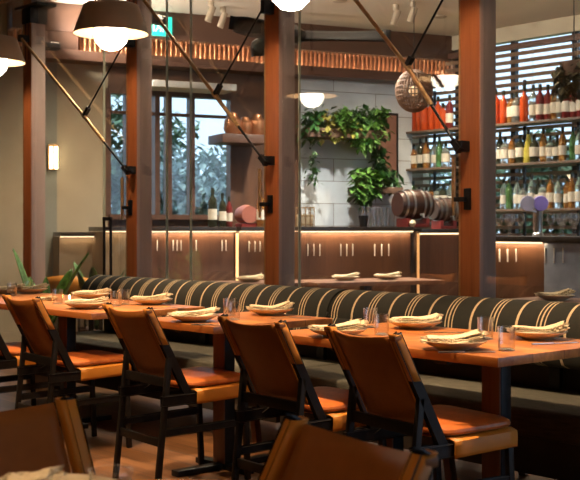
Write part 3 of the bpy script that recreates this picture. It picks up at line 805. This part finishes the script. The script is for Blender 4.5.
for px, w_, wd in ((237, -.93, 'vertical edge between two counters, its warm shine painted as glow'), (418, -1.5, 'slim timber post at the right end of the long counter, shine painted as glow')):
    u = u_at(px, w_)
    t = ething('glow_column', wd, 'light', u, w_, 0)
    MB().box(-.02, .02, .0, .05, 0, 1.17, .003).done('casing', BARWOOD, t)
    MB().box(-.012, .012, -.008, 0, .1, 1.15).done('led_strip', emit('column_glow_%d' % px, (1., .55, .22), 1.6 if px == 237 else .35), t)  # no lamp here: the glow stands in for lit edges and reflections
# wall sconce
u = u_at(52.5); z0, z1 = hz(170, dE(u)), hz(147, dE(u))
t = ething('wall_sconce', 'small twin tube wall light glowing on the plaster at left', 'wall light', u, -.005, z0)
MB().box(-.05, .05, -.03, 0, 0, z1 - z0 + .03, .004).done('back_plate', BRASS, t)
MB().tube([(-.025, -.05, .01), (-.025, -.05, z1 - z0)], .014, 12).tube([(.025, -.05, .01), (.025, -.05, z1 - z0)], .014, 12).done('tube_lamp', emit('sconce_glow', (1., .80, .5), 14), t)

# ---- foliage
def leaf_cloud(mb, pts, n, size, seed, droop=.5, spread=.06):
    r = random.Random(seed)
    for k in range(n):
        c = Vector(pts[r.randrange(len(pts))]) + Vector((r.gauss(0, spread), r.gauss(0, spread * .8), r.gauss(0, spread)))
        s = size * (.6 + .8 * r.random()); an = r.random() * 2 * PI; ti = -droop * r.random() - .1
        d = Vector((math.cos(an) * math.cos(ti), math.sin(an) * math.cos(ti), math.sin(ti))); sd = d.cross(Vector((0, 0, 1))).normalized()
        upv = sd.cross(d)
        v = [c, c + d * s * .45 + sd * s * .28 + upv * s * .06, c + d * s, c + d * s * .45 - sd * s * .28 + upv * s * .06, c + d * s * .5 - upv * s * .02]
        vs = [mb.bm.verts.new(p) for p in v]
        mb.bm.faces.new((vs[0], vs[1], vs[4])); mb.bm.faces.new((vs[1], vs[2], vs[4])); mb.bm.faces.new((vs[2], vs[3], vs[4])); mb.bm.faces.new((vs[3], vs[0], vs[4]))
def epts(lst, w, n=60, seed=0):
    """scatter points along screen-described boxes, at wall distance w (list of px,py spans)"""
    r = random.Random(seed); out = []
    for (x0, x1, y0, y1) in lst:
        for _ in range(n):
            px = x0 + (x1 - x0) * r.random(); py = y0 + (y1 - y0) * r.random()
            ww = w + .10 * (r.random() - .5)
            u = u_at(px, ww); out.append((u, ww, hz(py, dE(u, ww))))
    return out
def eplant(name, words, pieces, planter=None):
    t = ething(name, words, 'plant', 0, 0, 0)
    if planter:
        x0, x1, y0, y1, w = planter
        ua, ub = u_at(x0, w), u_at(x1, w); d = dE(ua, w)
        MB().box(ua, ub, w - .09, -.002, hz(y1, d), hz(y0, d), .004).done('planter', TERRA, t)
    for nm, mat, pts, n, size, sd, dr in pieces:
        mb = MB(); leaf_cloud(mb, pts, int(n * (1.15 if 'trailing green' in words else .7)), size, sd, dr, .03); mb.done(nm, mat, t, smooth=False)
    return t
eplant('hanging_plant', 'trailing green and yellow plants along the high wall planter on the white stone wall',
       [('foliage', LEAF, epts([(304, 326, 110, 136), (335, 384, 108, 126), (352, 382, 118, 140)], -.22, 60, 1), 620, .10, 1, 1.0),
        ('foliage', LEAFL, epts([(336, 350, 110, 128), (352, 386, 110, 138), (356, 374, 138, 144)], -.27, 60, 2), 420, .10, 2, 1.0),
        ('foliage', LEAFY, epts([(318, 340, 114, 136), (340, 358, 118, 134)], -.25, 60, 3), 300, .09, 3, .9),
        ('trailing_stem', LEAF, epts([(312, 315, 150, 182)], -.2, 60, 4), 60, .06, 4, 1.3)], (306, 384, 128, 137, -.22))
eplant('hanging_plant', 'bushy bright green plant in the lower wall planter above the bar glasses',
       [('foliage', LEAFL, epts([(357, 376, 170, 192)], -.25, 60, 5), 420, .13, 5, .9),
        ('foliage', LEAF, epts([(380, 398, 170, 190), (376, 386, 146, 172), (363, 367, 190, 205)], -.2, 60, 6), 360, .11, 6, 1.1)], (357, 399, 187, 193, -.22))
# potted plant at the left end of the banquette
def blade_leaf(base, az, length, width, lift, mat, parent, curl=.6):
    def fn(i, j):
        s = i; h = base[2] + length * (s * math.sin(lift) - curl * s * s * .35); r = length * s * math.cos(lift) + .02
        w = width * math.sin(PI * min(.999, s * .93 + .05)) ** .8 * (2 * j - 1)
        return Vector((base[0] + r * math.cos(az) - w * math.sin(az), base[1] + r * math.sin(az) + w * math.cos(az), h - abs(2 * j - 1) * width * -.25))
    return MB().grid(fn, 12, 4).done('leaf', mat, parent, mods=[('SOLIDIFY', dict(thickness=.002, offset=0))])
x, y = from_px(44, 8.55)
t = thing('potted_plant', 'potted plant with long upright green leaves beyond the far left table', 'plant', (x, y, 0))
MB().lathe([(0, 0), (.13, 0), (.17, .38), (.155, .38), (.15, .34), (0, .34)], n=32).done('pot', TERRA, t)
MB().lathe([(0, .341), (.149, .341), (0, .36)], n=24).done('soil', SOIL, t)
for az, ln, wd, li in ((TH + PI, .88, .10, 1.32), (TH, .88, .09, 1.2), (TH + .9, .7, .08, 1.2), (TH + PI - .8, .62, .05, 1.25), (TH + 1.7, .6, .045, 1.3), (TH - 1.5, .6, .045, 1.1)):
    blade_leaf((0, 0, .36), az, ln, wd, li, LEAFL, t)
x, y = from_px(98, 10.1)
t = thing('potted_plant', 'dark broad-leaved plant behind the glass at the banquette end', 'plant', (x, y, 0))
MB().lathe([(0, 0), (.14, 0), (.18, .30), (.165, .30), (.16, .27), (0, .27)], n=32).done('pot', TERRA, t)
MB().lathe([(0, .271), (.159, .271), (0, .29)], n=24).done('soil', SOIL, t)
for k in range(9): blade_leaf((0, 0, .28), k * .7, .62 + .1 * (k % 3), .06, 1.15 + .1 * (k % 2), LEAF, t)

# ---- right side: shelves along n = 9.4 with blinds behind
NS = 9.42
NB = 9.62
A0, A1 = a_at(398, NS) - .3, a_at(640, NS)
wa, wb = a_at(404, NB), a_at(640, NB)
struct(MB().box(_e1[0], wa, NB + .02, NB + .12, 0, CEIL).box(wa, wb, NB + .02, NB + .12, 0, 1.0).box(wa, wb, NB + .02, NB + .12, 3.2, CEIL).box(wb, 3.2, NB + .02, NB + .12, 0, CEIL).done('wall_bar', PLASTER, smooth=False))
t = thing('window_blind', 'wooden slatted blind filling the big window behind the bottle shelves', 'blind', (wa, NB, 0))
m = MB(); z = 1.05
while z < 3.1:
    m.beam_frame(Vector(((wb - wa) / 2, 0, z)), Matrix.Rotation(math.radians(-32), 3, 'X'), wb - wa, .058, .004); z += .080
m.done('slats', simple('blind_slat_wood', (.34, .21, .14), .5), t, smooth=False)
MB().box(0, wb - wa, -.03, .03, 3.1, 3.16, .004).done('head_rail', HEADW, t)
m = MB(); x = .2
while x < wb - wa: m.tube([(x, -.024, 1.05), (x, -.024, 3.1)], .002, 5); x += .55
m.done('ladder_cord', PLASTER, t)
w = bpy.data.objects.new('window_7', None); COL.objects.link(w); w['kind'] = 'structure'; w.location = (wa, NB, 0)
MB().box(0, wb - wa, .07, .08, 1.0, 3.2).done('glass_pane', PANE, w, smooth=False)
m = MB()
for k in range(5): m.box(k * (wb - wa) / 4 - .03, k * (wb - wa) / 4 + .03, .04, .1, 1.0, 3.2)
m.done('window_frame', BLACKM, w, smooth=False)
t = thing('bottle_shelves', 'dark metal back-bar shelving filled with bottles, before the blinds', 'shelving', (A0, NS, 0))
SH = (1.40, 1.87, 2.29)
for z in SH: MB().box(0, A1 - A0, -.13, .13, z - .025, z, .002).done('shelf', simple('shelf_%d' % int(z * 100), (.16, .11, .08), .4), t)
m = MB()
for px in (404, 428, 456, 518, 572, 610):
    x = a_at(px, NS) - A0
    m.box(x - .012, x + .012, .10, .125, 0, 2.75)
m.done('upright', BLACKM, t)
MB().box(0, A1 - A0, -.28, .13, .0, 1.06, .003).done('back_counter', BARWOOD, t)
# bottles
def bottle_proto(prof, mat, capmat, lab):
    o = MB().lathe(prof, n=12).done('bottle', mat)
    zt = prof[-1][1]
    c = MB().lathe([(0, zt - .045), (prof[-2][0] + .002, zt - .045), (prof[-2][0] + .002, zt + .004), (0, zt + .004)], n=10).done('cap', capmat, o)
    if lab: MB().lathe([(prof[2][0] + .0006, .06), (prof[2][0] + .0012, .06), (prof[2][0] + .0012, .15), (prof[2][0] + .0006, .15)], n=12).done('bottle_label', lab, o)
    return o
tall = [(0, 0), (.036, 0), (.038, .004), (.038, .20), (.030, .235), (.014, .26), (.0135, .325), (0, .325)]
squat = [(0, 0), (.045, 0), (.047, .005), (.047, .16), (.040, .19), (.016, .215), (.015, .27), (0, .27)]
cone = [(0, 0), (.05, 0), (.052, .004), (.046, .1), (.030, .24), (.016, .30), (.0155, .34), (0, .34)]
def bm_(name, c, tr=.75, r=.08):
    m = simple(name, c, r, noise=.05); m.node_tree.nodes['Principled BSDF'].inputs['Transmission Weight'].default_value = tr; return m
B = {'red': bm_('red_orange_spirit', (.85, .12, .03), .4), 'clear': bm_('clear_bottle', (.85, .88, .86), .85), 'dark': bm_('dark_bottle', (.03, .035, .02), .2),
     'amber': bm_('amber_spirit', (.55, .22, .05), .6), 'yellow': bm_('yellow_liqueur', (.80, .68, .12), .4), 'green': bm_('green_bottle', (.15, .32, .10), .6), 'wine': bm_('dark_red_bottle', (.22, .03, .03), .3)}
PAPER = simple('paper_label', (.7, .65, .55), .8)
protos = {}
used = set()
def bottle(kind, color, loc, words, group, s=1.1):
    key = (kind, color)
    if key not in protos:
        protos[key] = bottle_proto({'tall': tall, 'squat': squat, 'cone': cone}[kind], B[color], B['dark'], PAPER if color in ('clear', 'dark', 'amber', 'wine') else None)
        o = protos[key]
    else:
        src = protos[key]; o = src.copy(); COL.objects.link(o)
        for ch in src.children:
            c = ch.copy(); COL.objects.link(c); c.parent = o
    o.location = loc; o.scale = (s,) * 3; o.rotation_euler = (0, 0, random.random() * 6); tag(o, words, 'bottle', group)
CN = {'red': 'red orange', 'clear': 'clear glass', 'dark': 'dark', 'amber': 'amber', 'yellow': 'yellow', 'green': 'green', 'wine': 'dark red'}
lev = {2: 'top', 1: 'middle', 0: 'lowest'}
for si in (2, 1, 0):
    px = 402.
    while px < 597:
        if not (452 < px < 497):
            if si == 2: c = 'red' if (px < 460 and int(px) % 3) or 495 < px < 506 else random.choice(['red', 'wine', 'wine', 'clear', 'amber'])
            elif si == 1: c = random.choice(['clear', 'clear', 'amber', 'dark', 'clear', 'green']) if not 521 < px < 530 else 'yellow'
            else: c = random.choice(['clear', 'clear', 'dark', 'clear', 'amber', 'green'])
            k = 'cone' if c == 'yellow' else random.choice(['tall', 'tall', 'squat'])
            side = 'left of the right post' if px < 470 else 'right of the right post'
            g = '%s bottles on the %s bar shelf, %s' % (CN[c], lev[si], side)
            s = random.uniform(.98, 1.12) * (1.08 if si == 2 else .98)
            if c == 'yellow': g = None
            x = a_at(px, NS)
            bottle(k, c, (x, NS + random.uniform(-.03, .02), SH[si]), ('%s bottle on the %s back-bar shelf, %s' % (CN[c], lev[si], side)) if c != 'yellow' else 'pale yellow cone bottle on the middle bar shelf %s' % ('' if px < 526 else 'beside its twin'), g, s)
        px += random.uniform(6.3, 8.0) * (1 if px > 470 else .85)
# near bar counter at right
NC = 7.35
ZC = 1.135
ca, cb_, cc = a_at(489, NC), a_at(541, NC), a_at(640, NC)
t = thing('bar_counter', 'near walnut bar counter right of the right post, warm lit under its dark top', 'counter', (ca, NC, 0))
MB().box(0, cb_ - ca, .04, .7, 0, ZC - .05).done('cabinet_front', BARWOOD, t, smooth=False)
MB().box(0, cb_ - ca, -.02, .72, ZC - .045, ZC, .004).done('counter_top', simple('dark_counter_near', (.035, .03, .028), .3), t)
MB().box(0, cb_ - ca, .0, .018, ZC - .056, ZC - .0455).done('led_strip', LED, t)
for px in (497, 505, 513.5):
    x = a_at(px, NC) - ca; MB().box(x - .004, x + .004, .028, .04, zpx(262, ca + x, NC), zpx(249, ca + x, NC), .001).done('handle', WHITEH, t)
t = thing('bar_counter', 'blue grey bar counter at the right edge of the photo', 'counter', (cb_, NC, 0))
MB().box(0.001, cc - cb_, .04, .7, 0, ZC - .05).done('cabinet_front', simple('blue_grey_panel', (.30, .37, .50), .25), t, smooth=False)
MB().box(0.001, cc - cb_, -.02, .72, ZC - .045, ZC, .004).done('counter_top', MATS['dark_counter_near'], t)
for px in (542.5, 551.5, 560.5):
    x = a_at(px, NC) - cb_; MB().box(x - .004, x + .004, .028, .04, zpx(263, cb_ + x, NC), zpx(248, cb_ + x, NC), .001).done('handle', WHITEH, t)
strip_light('counter_strip', ((ca + cb_) / 2, NC - .0, ZC - .06), 0, cb_ - ca, 2.6 * (cb_ - ca))
x, y = a_at(574, NC - .6), NC - .6; z = zpx(62, x, y)
t = thing('hanging_plant', 'dark dried plant hanging from the ceiling at the upper right edge of the photo', 'plant', (x, y, z))
MB().tube([(0, 0, 0), (0, 0, CEIL - z)], .004, 6).done('cord', BLACKM, t)
MB().lathe([(0, -.1), (.07, -.1), (.09, 0), (.08, 0), (.06, -.08), (0, -.08)], n=24).done('pot', TERRA, t)
mb = MB(); leaf_cloud(mb, [(.09 * math.cos(i * .7), .09 * math.sin(i * .7), -.0 - .012 * i) for i in range(16)], 260, .08, 77, 1.2, .035)
mb.done('foliage', simple('dried_leaf', (.12, .10, .05), .7, noise=.4), t, smooth=False)
# beer tap tower
def mat_e(n, c): return simple(n, c, .35)
x = a_at(538, NC + .3); d = depth(x, NC + .3)
t = thing('beer_tap', 'steel beer tap tower with two round lilac badges on the near bar', 'beer tap', (x, NC + .3, ZC), TH)
MB().lathe([(0, 0), (.05, 0), (.045, .02), (.035, .03), (.04, .2), (.055, .24), (.05, .27), (0, .275)], n=24).done('tower', STEEL, t)
for dx, nm, col in ((-.105, 'badge_pale', (.42, .42, .62)), (.0, 'badge_violet', (.28, .22, .75))):
    MB().lathe([(0, -.012), (.06, -.012), (.063, -.006), (.063, .006), (0, .008)], c=(dx, -.10, .27), n=28, axis='Y').done('badge', mat_e(nm, col), t)
    MB().tube([(dx, -.09, .27), (dx, -.05, .22), (0, -.02, .2)], .012, 8).done('faucet', STEEL, t)
# low glassware on near bar
wg_prof = [(0, 0), (.03, 0), (.03, .004), (.005, .008), (.004, .08), (.03, .11), (.036, .15), (.03, .19), (.0285, .19), (.034, .15), (.028, .112), (0, .084)]
wg = MB().lathe(wg_prof, n=16).done('wine_glass', TUMBLER); first = True
for k, px in enumerate((499, 505, 511, 517, 551, 557, 563, 569, 575)):
    o = wg if first else wg.copy()
    if not first: COL.objects.link(o)
    first = False
    side = 'left of the beer tap' if px < 530 else 'right of the beer tap'
    tag(o, 'stemmed glass on the near bar, ' + side, 'glass', 'stemmed glasses on the near bar ' + side)
    o.location = (a_at(px, NC + .35), NC + .35 + .05 * (k % 2), ZC)
# items on the long counter: glassware, barrels
u0 = lambda px, w: u_at(px, w)
gl = None
for k, px in enumerate((366, 371, 376, 381, 386, 391)):
    w_ = -1.2 + .06 * (k % 2); u = u_at(px, w_)
    o = MB().lathe([(0, 0), (.033, 0), (.036, .004), (.042, .20 + .02 * (k % 3)), (.040, .20 + .02 * (k % 3)), (.034, .012), (0, .01)], n=16).done('jug_glass', TUMBLER) if gl is None else gl.copy()
    if gl is None: gl = o
    else: COL.objects.link(o)
    o.location = E2W(u, w_, HC); tag(o, 'tall clear bar glass standing under the bushy wall plant', 'glass', 'tall clear glasses under the wall plant')
o = MB().lathe([(0, 0), (.035, 0), (.05, .11), (.046, .11), (.033, .006), (0, .006)], n=20).done('dark_cup', BLACKM); o.location = E2W(u_at(365 - 4, -1.2), -1.25, HC); tag(o, 'black cup left of the tall bar glasses on the long counter', 'cup')
RED = simple('red_stand', (.30, .035, .03), .4); BARREL = wood('barrel_wood', (.02, .007, .004), (.055, .019, .011), .35, 'X', 5.)
for px, w_, r, ln, ex, wd, z0, mt in ((413, -1.35, .150, .36, .0, 'dark glazed barrel on a red stand at the right end of the long counter', 0, BARREL), (444, -1.15, .125, .26, .25, 'steel-hooped smaller barrel on a red stand beside the right post', 0, simple('pale_barrel', (.07, .04, .03), .3))):
    u = u_at(px, w_)
    zb = HC if px == 413 else HC - .02
    t = ething('drinks_barrel', wd, 'barrel', u, w_, zb)
    MB().lathe([(0, -ln / 2), (r * .78, -ln / 2), (r * .92, -ln / 4), (r, 0), (r * .92, ln / 4), (r * .78, ln / 2), (0, ln / 2)], c=(0, 0, r + .07), n=32, axis='X').done('body', mt, t)
    m = MB()
    for q in (-.36, -.16, .16, .36): m.lathe([(r * (1 - .9 * q * q) + .001, q * ln - .012), (r * (1 - .9 * q * q) + .006, q * ln - .012), (r * (1 - .9 * q * q) + .006, q * ln + .012), (r * (1 - .9 * q * q) + .001, q * ln + .012)], c=(0, 0, r + .07), n=32, axis='X')
    m.done('hoop', STEEL, t)
    m = MB()
    for sx in (-1, 1): m.box(sx * ln * .3 - .02, sx * ln * .3 + .02, -r * .7, r * .7, 0, .085, .004)
    m.box(-ln * .32, ln * .32, -r * .7, -r * .5, .0, .03, .003).done('stand', RED, t)
    MB().tube([(0, -r, .12), (0, -r - .05, .12), (0, -r - .055, .09)], .012, 8).done('tap', STEEL, t)
# counter that carries the second barrel (return end)
t = thing('bar_counter', 'short bar counter under the smaller barrel, left of the right post', 'counter', E2W(u_at(421, -1.5), -1.5, 0), RE)
W = u_at(462, -1.5) - u_at(421, -1.5)
MB().box(0, W, .03, .6, 0, HC - .065).done('cabinet_front', BARWOOD, t, smooth=False)
MB().box(0, W, -.03, .62, HC - .06, HC - .02, .004).done('counter_top', MATS['dark_counter_near'], t)
MB().box(0, W, 0, .025, HC - .074, HC - .0605).done('led_strip', LED, t)
# ball
o = MB().lathe([(0, -.035), (.02, -.03), (.035, 0), (.02, .03), (0, .035)], n=20).done('cream_bun', CERAMIC)
# framed dark panel on the stone wall, right
u = u_at(389, -.03)
t = ething('framed_board', 'dark framed brown board on the stone wall behind the plants', 'picture', u, -.005, 1.75)
o.location = E2W(u_at(411, -1.49), -1.52, HC + .035 + .0); tag(o, 'small cream round bun in front of the dark barrel', 'bun')
MB().box(-.17, .12, -.03, 0, 0, .74, .004).done('frame', BLACKM, t)
MB().box(-.14, .09, -.034, -.028, .03, .71).done('board', simple('brown_board', (.22, .10, .07), .6), t)
# hanging wicker ball lamp
px, py = 414, 91; d = 10.4; x, y = from_px(px, d); z = hz(py, d)
t = thing('wicker_lamp', 'large hanging woven wicker ball lamp in front of the bar shelves', 'lamp', (x, y, z))
m = MB(); R_ = .17
for k in range(16):
    a_ = k * PI / 16
    m.tube([(R_ * math.sin(q) * math.cos(a_), R_ * math.sin(q) * math.sin(a_), 1.15 * R_ * math.cos(q)) for q in [i * 2 * PI / 28 for i in range(29)]], .007, 5, False)
for k in range(1, 14):
    q = k * PI / 14; m.tube([(R_ * math.sin(q) * math.cos(b_), R_ * math.sin(q) * math.sin(b_), 1.15 * R_ * math.cos(q)) for b_ in [i * 2 * PI / 28 for i in range(29)]], .006, 5, False)
m.done('wicker_shade', simple('wicker', (.16, .08, .04), .7), t)
MB().tube([(0, 0, R_), (0, 0, CEIL - z)], .004, 6).done('cord', BLACKM, t)
MB().lathe([(0, -.05), (.035, -.035), (.05, 0), (.035, .035), (0, .05)], n=16).done('bulb', emit('wicker_bulb', (1, .65, .35), .4), t)
# hanging glass-rack lantern left of the stone wall bottom
# shelf unit in front of dark wood wall (x 225-262)
u0_, u1_ = u_at(222, -.4), u_at(268, -.4)
t = ething('wall_shelf', 'dark wall shelf holding copper pots near the middle post', 'shelf', u0_, 0, 0)
zs = hz(134, dE(u0_, -.3))
MB().box(0, u1_ - u0_, -.42, -.002, zs - .09, zs, .004).done('shelf_board', HEADW, t)
for k, (px, r) in enumerate(((233, .10), (245, .085), (257, .10))):
    u = u_at(px, -.25)
    o = MB().lathe([(0, 0), (r * .7, 0), (r, r * .6), (r * .9, r * 1.5), (r * .5, r * 1.9), (r * .45, r * 2.2), (0, r * 2.2)], n=24).done('copper_pot', COPPER)
    o.location = E2W(u, -.25, zs); tag(o, 'copper pot on the dark wall shelf, ' + ('left', 'middle', 'right')[k] + ' of three', 'pot', 'copper pots on the wall shelf')
# bottles on the counter under the far window
for px, c, s, wd in ((212.5, 'dark', 1.15, 'tall dark bottle silhouetted on the counter before the far window'), (222.5, 'dark', 1.0, 'shorter dark bottle right of the silhouetted tall one'), (229, 'wine', .9, 'dark red bottle by the window edge on the counter'),
                     (260.5, 'amber', 1.15, 'amber bottle with a paper label just left of the middle post')):
    u = u_at(px, -.75); bottle('tall', c, E2W(u, -.75, HC), wd, None, s)
u = u_at(248, -.7)
t = ething('drinks_barrel', 'small reddish barrel beside the labelled amber bottle', 'barrel', u, -.65, HC)
MB().lathe([(0, -.1), (.085, -.1), (.1, 0), (.085, .1), (0, .1)], c=(0, 0, .12), n=28, axis='Y').done('body', wood('red_barrel', (.25, .07, .05), (.42, .15, .10), .4, 'Y', 5.), t)
MB().box(-.08, .08, -.09, .09, 0, .035, .004).done('stand', RED, t)
# lantern-like cup holders at left end of long counter
u = u_at(306, -1.2)
t = ething('wire_caddy', 'brass wire caddy at the left end of the long counter', 'caddy', u, -1.2, HC)
m = MB()
for z in (.02, .1, .18): m.box(-.08, .06, -.06, -.054, z, z + .008).box(-.08, .06, .054, .06, z, z + .008)
for x in (-.08, -.03, .02, .06): m.box(x - .003, x + .003, -.06, -.054, 0, .19).box(x - .003, x + .003, .054, .06, 0, .19)
m.done('wire_frame', BRASS, t)
MB().box(-.075, .055, -.05, .05, .002, .12, .004).done('jar_block', CERAMIC, t)
# tables laid for dinner in front of the bar
for nm, px, d, wd_, spots_ in (('before the stone wall counter', 366, 9.75, .62, (-.2, .22)), ('left of the middle post', 250, 9.4, .4, (.0,)), ('in front of the blue grey counter', 555, 7.0, .3, (.0,))):
    x, y = from_px(px, d)
    rz = RE if px < 500 else 0
    t = thing('bar_table', 'dark dining table in the bar room ' + nm, 'table', (x, y, 0), rz)
    MB().box(-wd_, wd_, -.3, .3, .716, .75, .003).done('tabletop', DARKTABLE, t)
    MB().box(-.04, .04, -.04, .04, .03, .716).done('pedestal', BLACKM, t)
    MB().box(-.25, .25, -.03, .03, 0, .03, .003).box(-.03, .03, -.25, .25, 0, .029, .003).done('pedestal_foot', BLACKM, t)
    for k, s_ in enumerate(spots_):
        xx = x + s_ * math.cos(rz); yy = y + s_ * math.sin(rz)
        w2 = ('left plate ' if len(spots_) > 1 and k == 0 else 'right plate ' if len(spots_) > 1 else 'only plate ') + 'on the table ' + nm
        plate(0, 0, w2, 1., at=(xx, yy)); napkin(xx, yy, HT + .028, 'cream napkin on ' + w2, RZ, 50 + px + k, l=.22)
# wooden seat and table beyond glass at left
x, y = from_px(118, 9.45)
t = thing('low_table', 'low orange wood table seen through the glass left of the second post', 'table', (x, y, 0), TH)
MB().box(-.22, .22, -.3, .3, .72, .76, .005).done('tabletop', TABLE, t)
for sx in (-.18, .18):
    for sy in (-.25, .25): MB().box(sx - .02, sx + .02, sy - .02, sy + .02, 0, .72).done('leg', BLACKWOOD, t)
x, y = from_px(69, 10.15)
t = thing('tub_chair', 'rounded orange wood backed chair seen through the glass behind the plant', 'chair', (x, y, 0), TH)
def tub(i, j):
    an = -.3 + (PI + .6) * i; r = .2; return Vector((r * math.cos(an), -r * math.sin(an) * .9, .60 + .18 * j * (.6 + .4 * math.sin(PI * i))))
MB().grid(tub, 16, 3).done('backrest', SEATLEATHER, t, mods=[('SOLIDIFY', dict(thickness=.02, offset=0))])
MB().lathe([(0, .43), (.2, .43), (.21, .46), (.19, .48), (0, .485)], n=28).done('seat', CUSHION, t)
for an in (.8, 2.3, 3.9, 5.4): MB().tube([(.2 * math.cos(an), .2 * math.sin(an), 0), (.17 * math.cos(an), .17 * math.sin(an), .62 if math.sin(an) < 0 else .44)], .013, 8).done('leg', BLACKWOOD, t)

# ---- outdoors: shrubs beyond the windows
def tree(loc, h, r, words, seed, mat):
    t = thing('garden_tree', words, 'tree', loc)
    MB().tube([(0, 0, 0), (.05, 0, h * .4), (0, .05, h * .75)], [.06, .045, .02], 8).done('trunk', TERRA, t)
    rr = random.Random(seed); pts = []
    for _ in range(120):
        v = Vector((rr.gauss(0, 1), rr.gauss(0, 1), rr.gauss(0, 1))).normalized() * (rr.random() ** .4)
        pts.append((v.x * r, v.y * r, h * .68 + v.z * h * .34))
    mb = MB(); leaf_cloud(mb, pts, 1300, .15, seed, 1., .08); mb.done('crown', mat, t, smooth=False)
OUT1 = simple('garden_leaf', (.12, .21, .12), .6, noise=.4); OUT2 = simple('garden_leaf_pale', (.30, .40, .36), .6, noise=.4)
for k, (px, d, h, r) in enumerate(((112, 14.6, 2.9, .45), (146, 15.9, 2.6, .5), (172, 17.6, 3.0, .6), (206, 15.6, 2.3, .6), (232, 17.5, 2.6, .6))):
    tree((*from_px(px, d), 0), h, r, 'leafy garden tree outside the far window, number counted from left: ' + ('first', 'second', 'third', 'fourth', 'fifth')[k], k + 3, (OUT1, OUT2)[k % 2])
    bpy.data.objects[-1] if False else None
for k, (px, d, h, r) in enumerate(((500, 14.6, 2.2, .6), (543, 14.6, 2.5, .6), (590, 14.6, 2.1, .6), (430, 15.5, 2.2, .6))):
    tree((*from_px(px, d), 0), h, r, 'leafy garden tree beyond the slatted blind, ' + ('behind the red bottles', 'behind the yellow bottle', 'at the right edge', 'behind the copper barrel')[k], k + 13, OUT1)

# ------------------------------------------------------------------ lamps added to brighten the bar room
for px, d, e in ((120, 9.9, 220), (215, 9.3, 260), (340, 10.6, 620), (440, 11.4, 260), (540, 8.9, 260)):  # downlights added to light counters and stone wall, none known here
    x, y = from_px(px, d)
    t = thing('downlight', 'added round ceiling downlight over the bar room, above pixel column group %s' % ('left', 'window', 'stone wall', 'barrels', 'near bar')[(120, 215, 340, 440, 540).index(px)], 'light', (x, y, CEIL))
    t['label'] = 'added round ceiling downlight over the ' + ('far left counter', 'far window counter', 'long stone wall counter', 'barrels', 'near bar counter')[(120, 215, 340, 440, 540).index(px)]
    MB().lathe([(0, -.012), (.06, -.012), (.07, -.002), (.07, 0)], n=24).done('trim_ring', TAUPE, t)
    light('SPOT', 'downlight_beam', (x, y, CEIL - .03), e, (1., .93, .84) if px == 340 else (1., .78, .55), .06, (x, y, 0), 130, 1.)
for k in (-3, -2, -1, 0):  # hidden lamps added behind the posts to brighten the bar ceiling
    x = PA + WS * k + .07; y = NW + .26
    t = thing('added_uplight', 'added hidden black uplight on the back of the %s wall post' % {-3: 'far left', -2: 'second', -1: 'middle', 0: 'right'}[k], 'light', (x, y, 2.9))
    MB().box(-.05, .05, -.107, .05, -.06, .0, .004).done('lamp_body', BLACKM, t)
    MB().box(-.04, .04, -.04, .04, .0, .004).done('lens', emit('uplight_lens_%d' % (k + 9), (1, .8, .55), 3.), t)
    light('SPOT', 'uplight_beam', (x, y + .02, 2.92), 240, (1., .88, .76), .05, (x + .1, y + .9, CEIL), 125, 1.)
# wall-wash for stone wall (LED above planter rail)
# ------------------------------------------------------------------ world and sun
w = bpy.data.worlds.new('sky'); bpy.context.scene.world = w; w.use_nodes = True
nt = w.node_tree; bg = nt.nodes['Background']
bg.inputs[0].default_value = (.55, .74, 1., 1); bg.inputs[1].default_value = 2.1
sun = bpy.data.lights.new('sun', 'SUN'); sun.energy = 2.5; sun.angle = .05; sun.color = (1, .95, .88)
so = bpy.data.objects.new('sun', sun); COL.objects.link(so); so.rotation_euler = (math.radians(25), math.radians(-20), 0)

# ------------------------------------------------------------------ camera
cam = bpy.data.cameras.new('camera'); co = bpy.data.objects.new('camera', cam); COL.objects.link(co)
co.location = (0, 0, EYE); co.rotation_euler = (PI / 2, 0, TH)
cam.sensor_width = 36; cam.lens = F / 580 * 36; cam.shift_y = -(240 - HOR) / 580
cam.dof.use_dof = True; cam.dof.focus_distance = 4.9; cam.dof.aperture_fstop = 9.
cam.clip_start = .05
sc = bpy.context.scene; sc.camera = co
sc.view_settings.view_transform = 'Standard'; sc.view_settings.look = 'None'; sc.view_settings.gamma = 1; sc.view_settings.use_curve_mapping = False
sc.view_settings.exposure = 0.5
sc.cycles.sample_clamp_indirect = 4.; sc.cycles.caustics_reflective = False; sc.cycles.caustics_refractive = False
sc.cycles.use_denoising = True
sc.cycles.transparent_max_bounces = 16; sc.cycles.max_bounces = 10
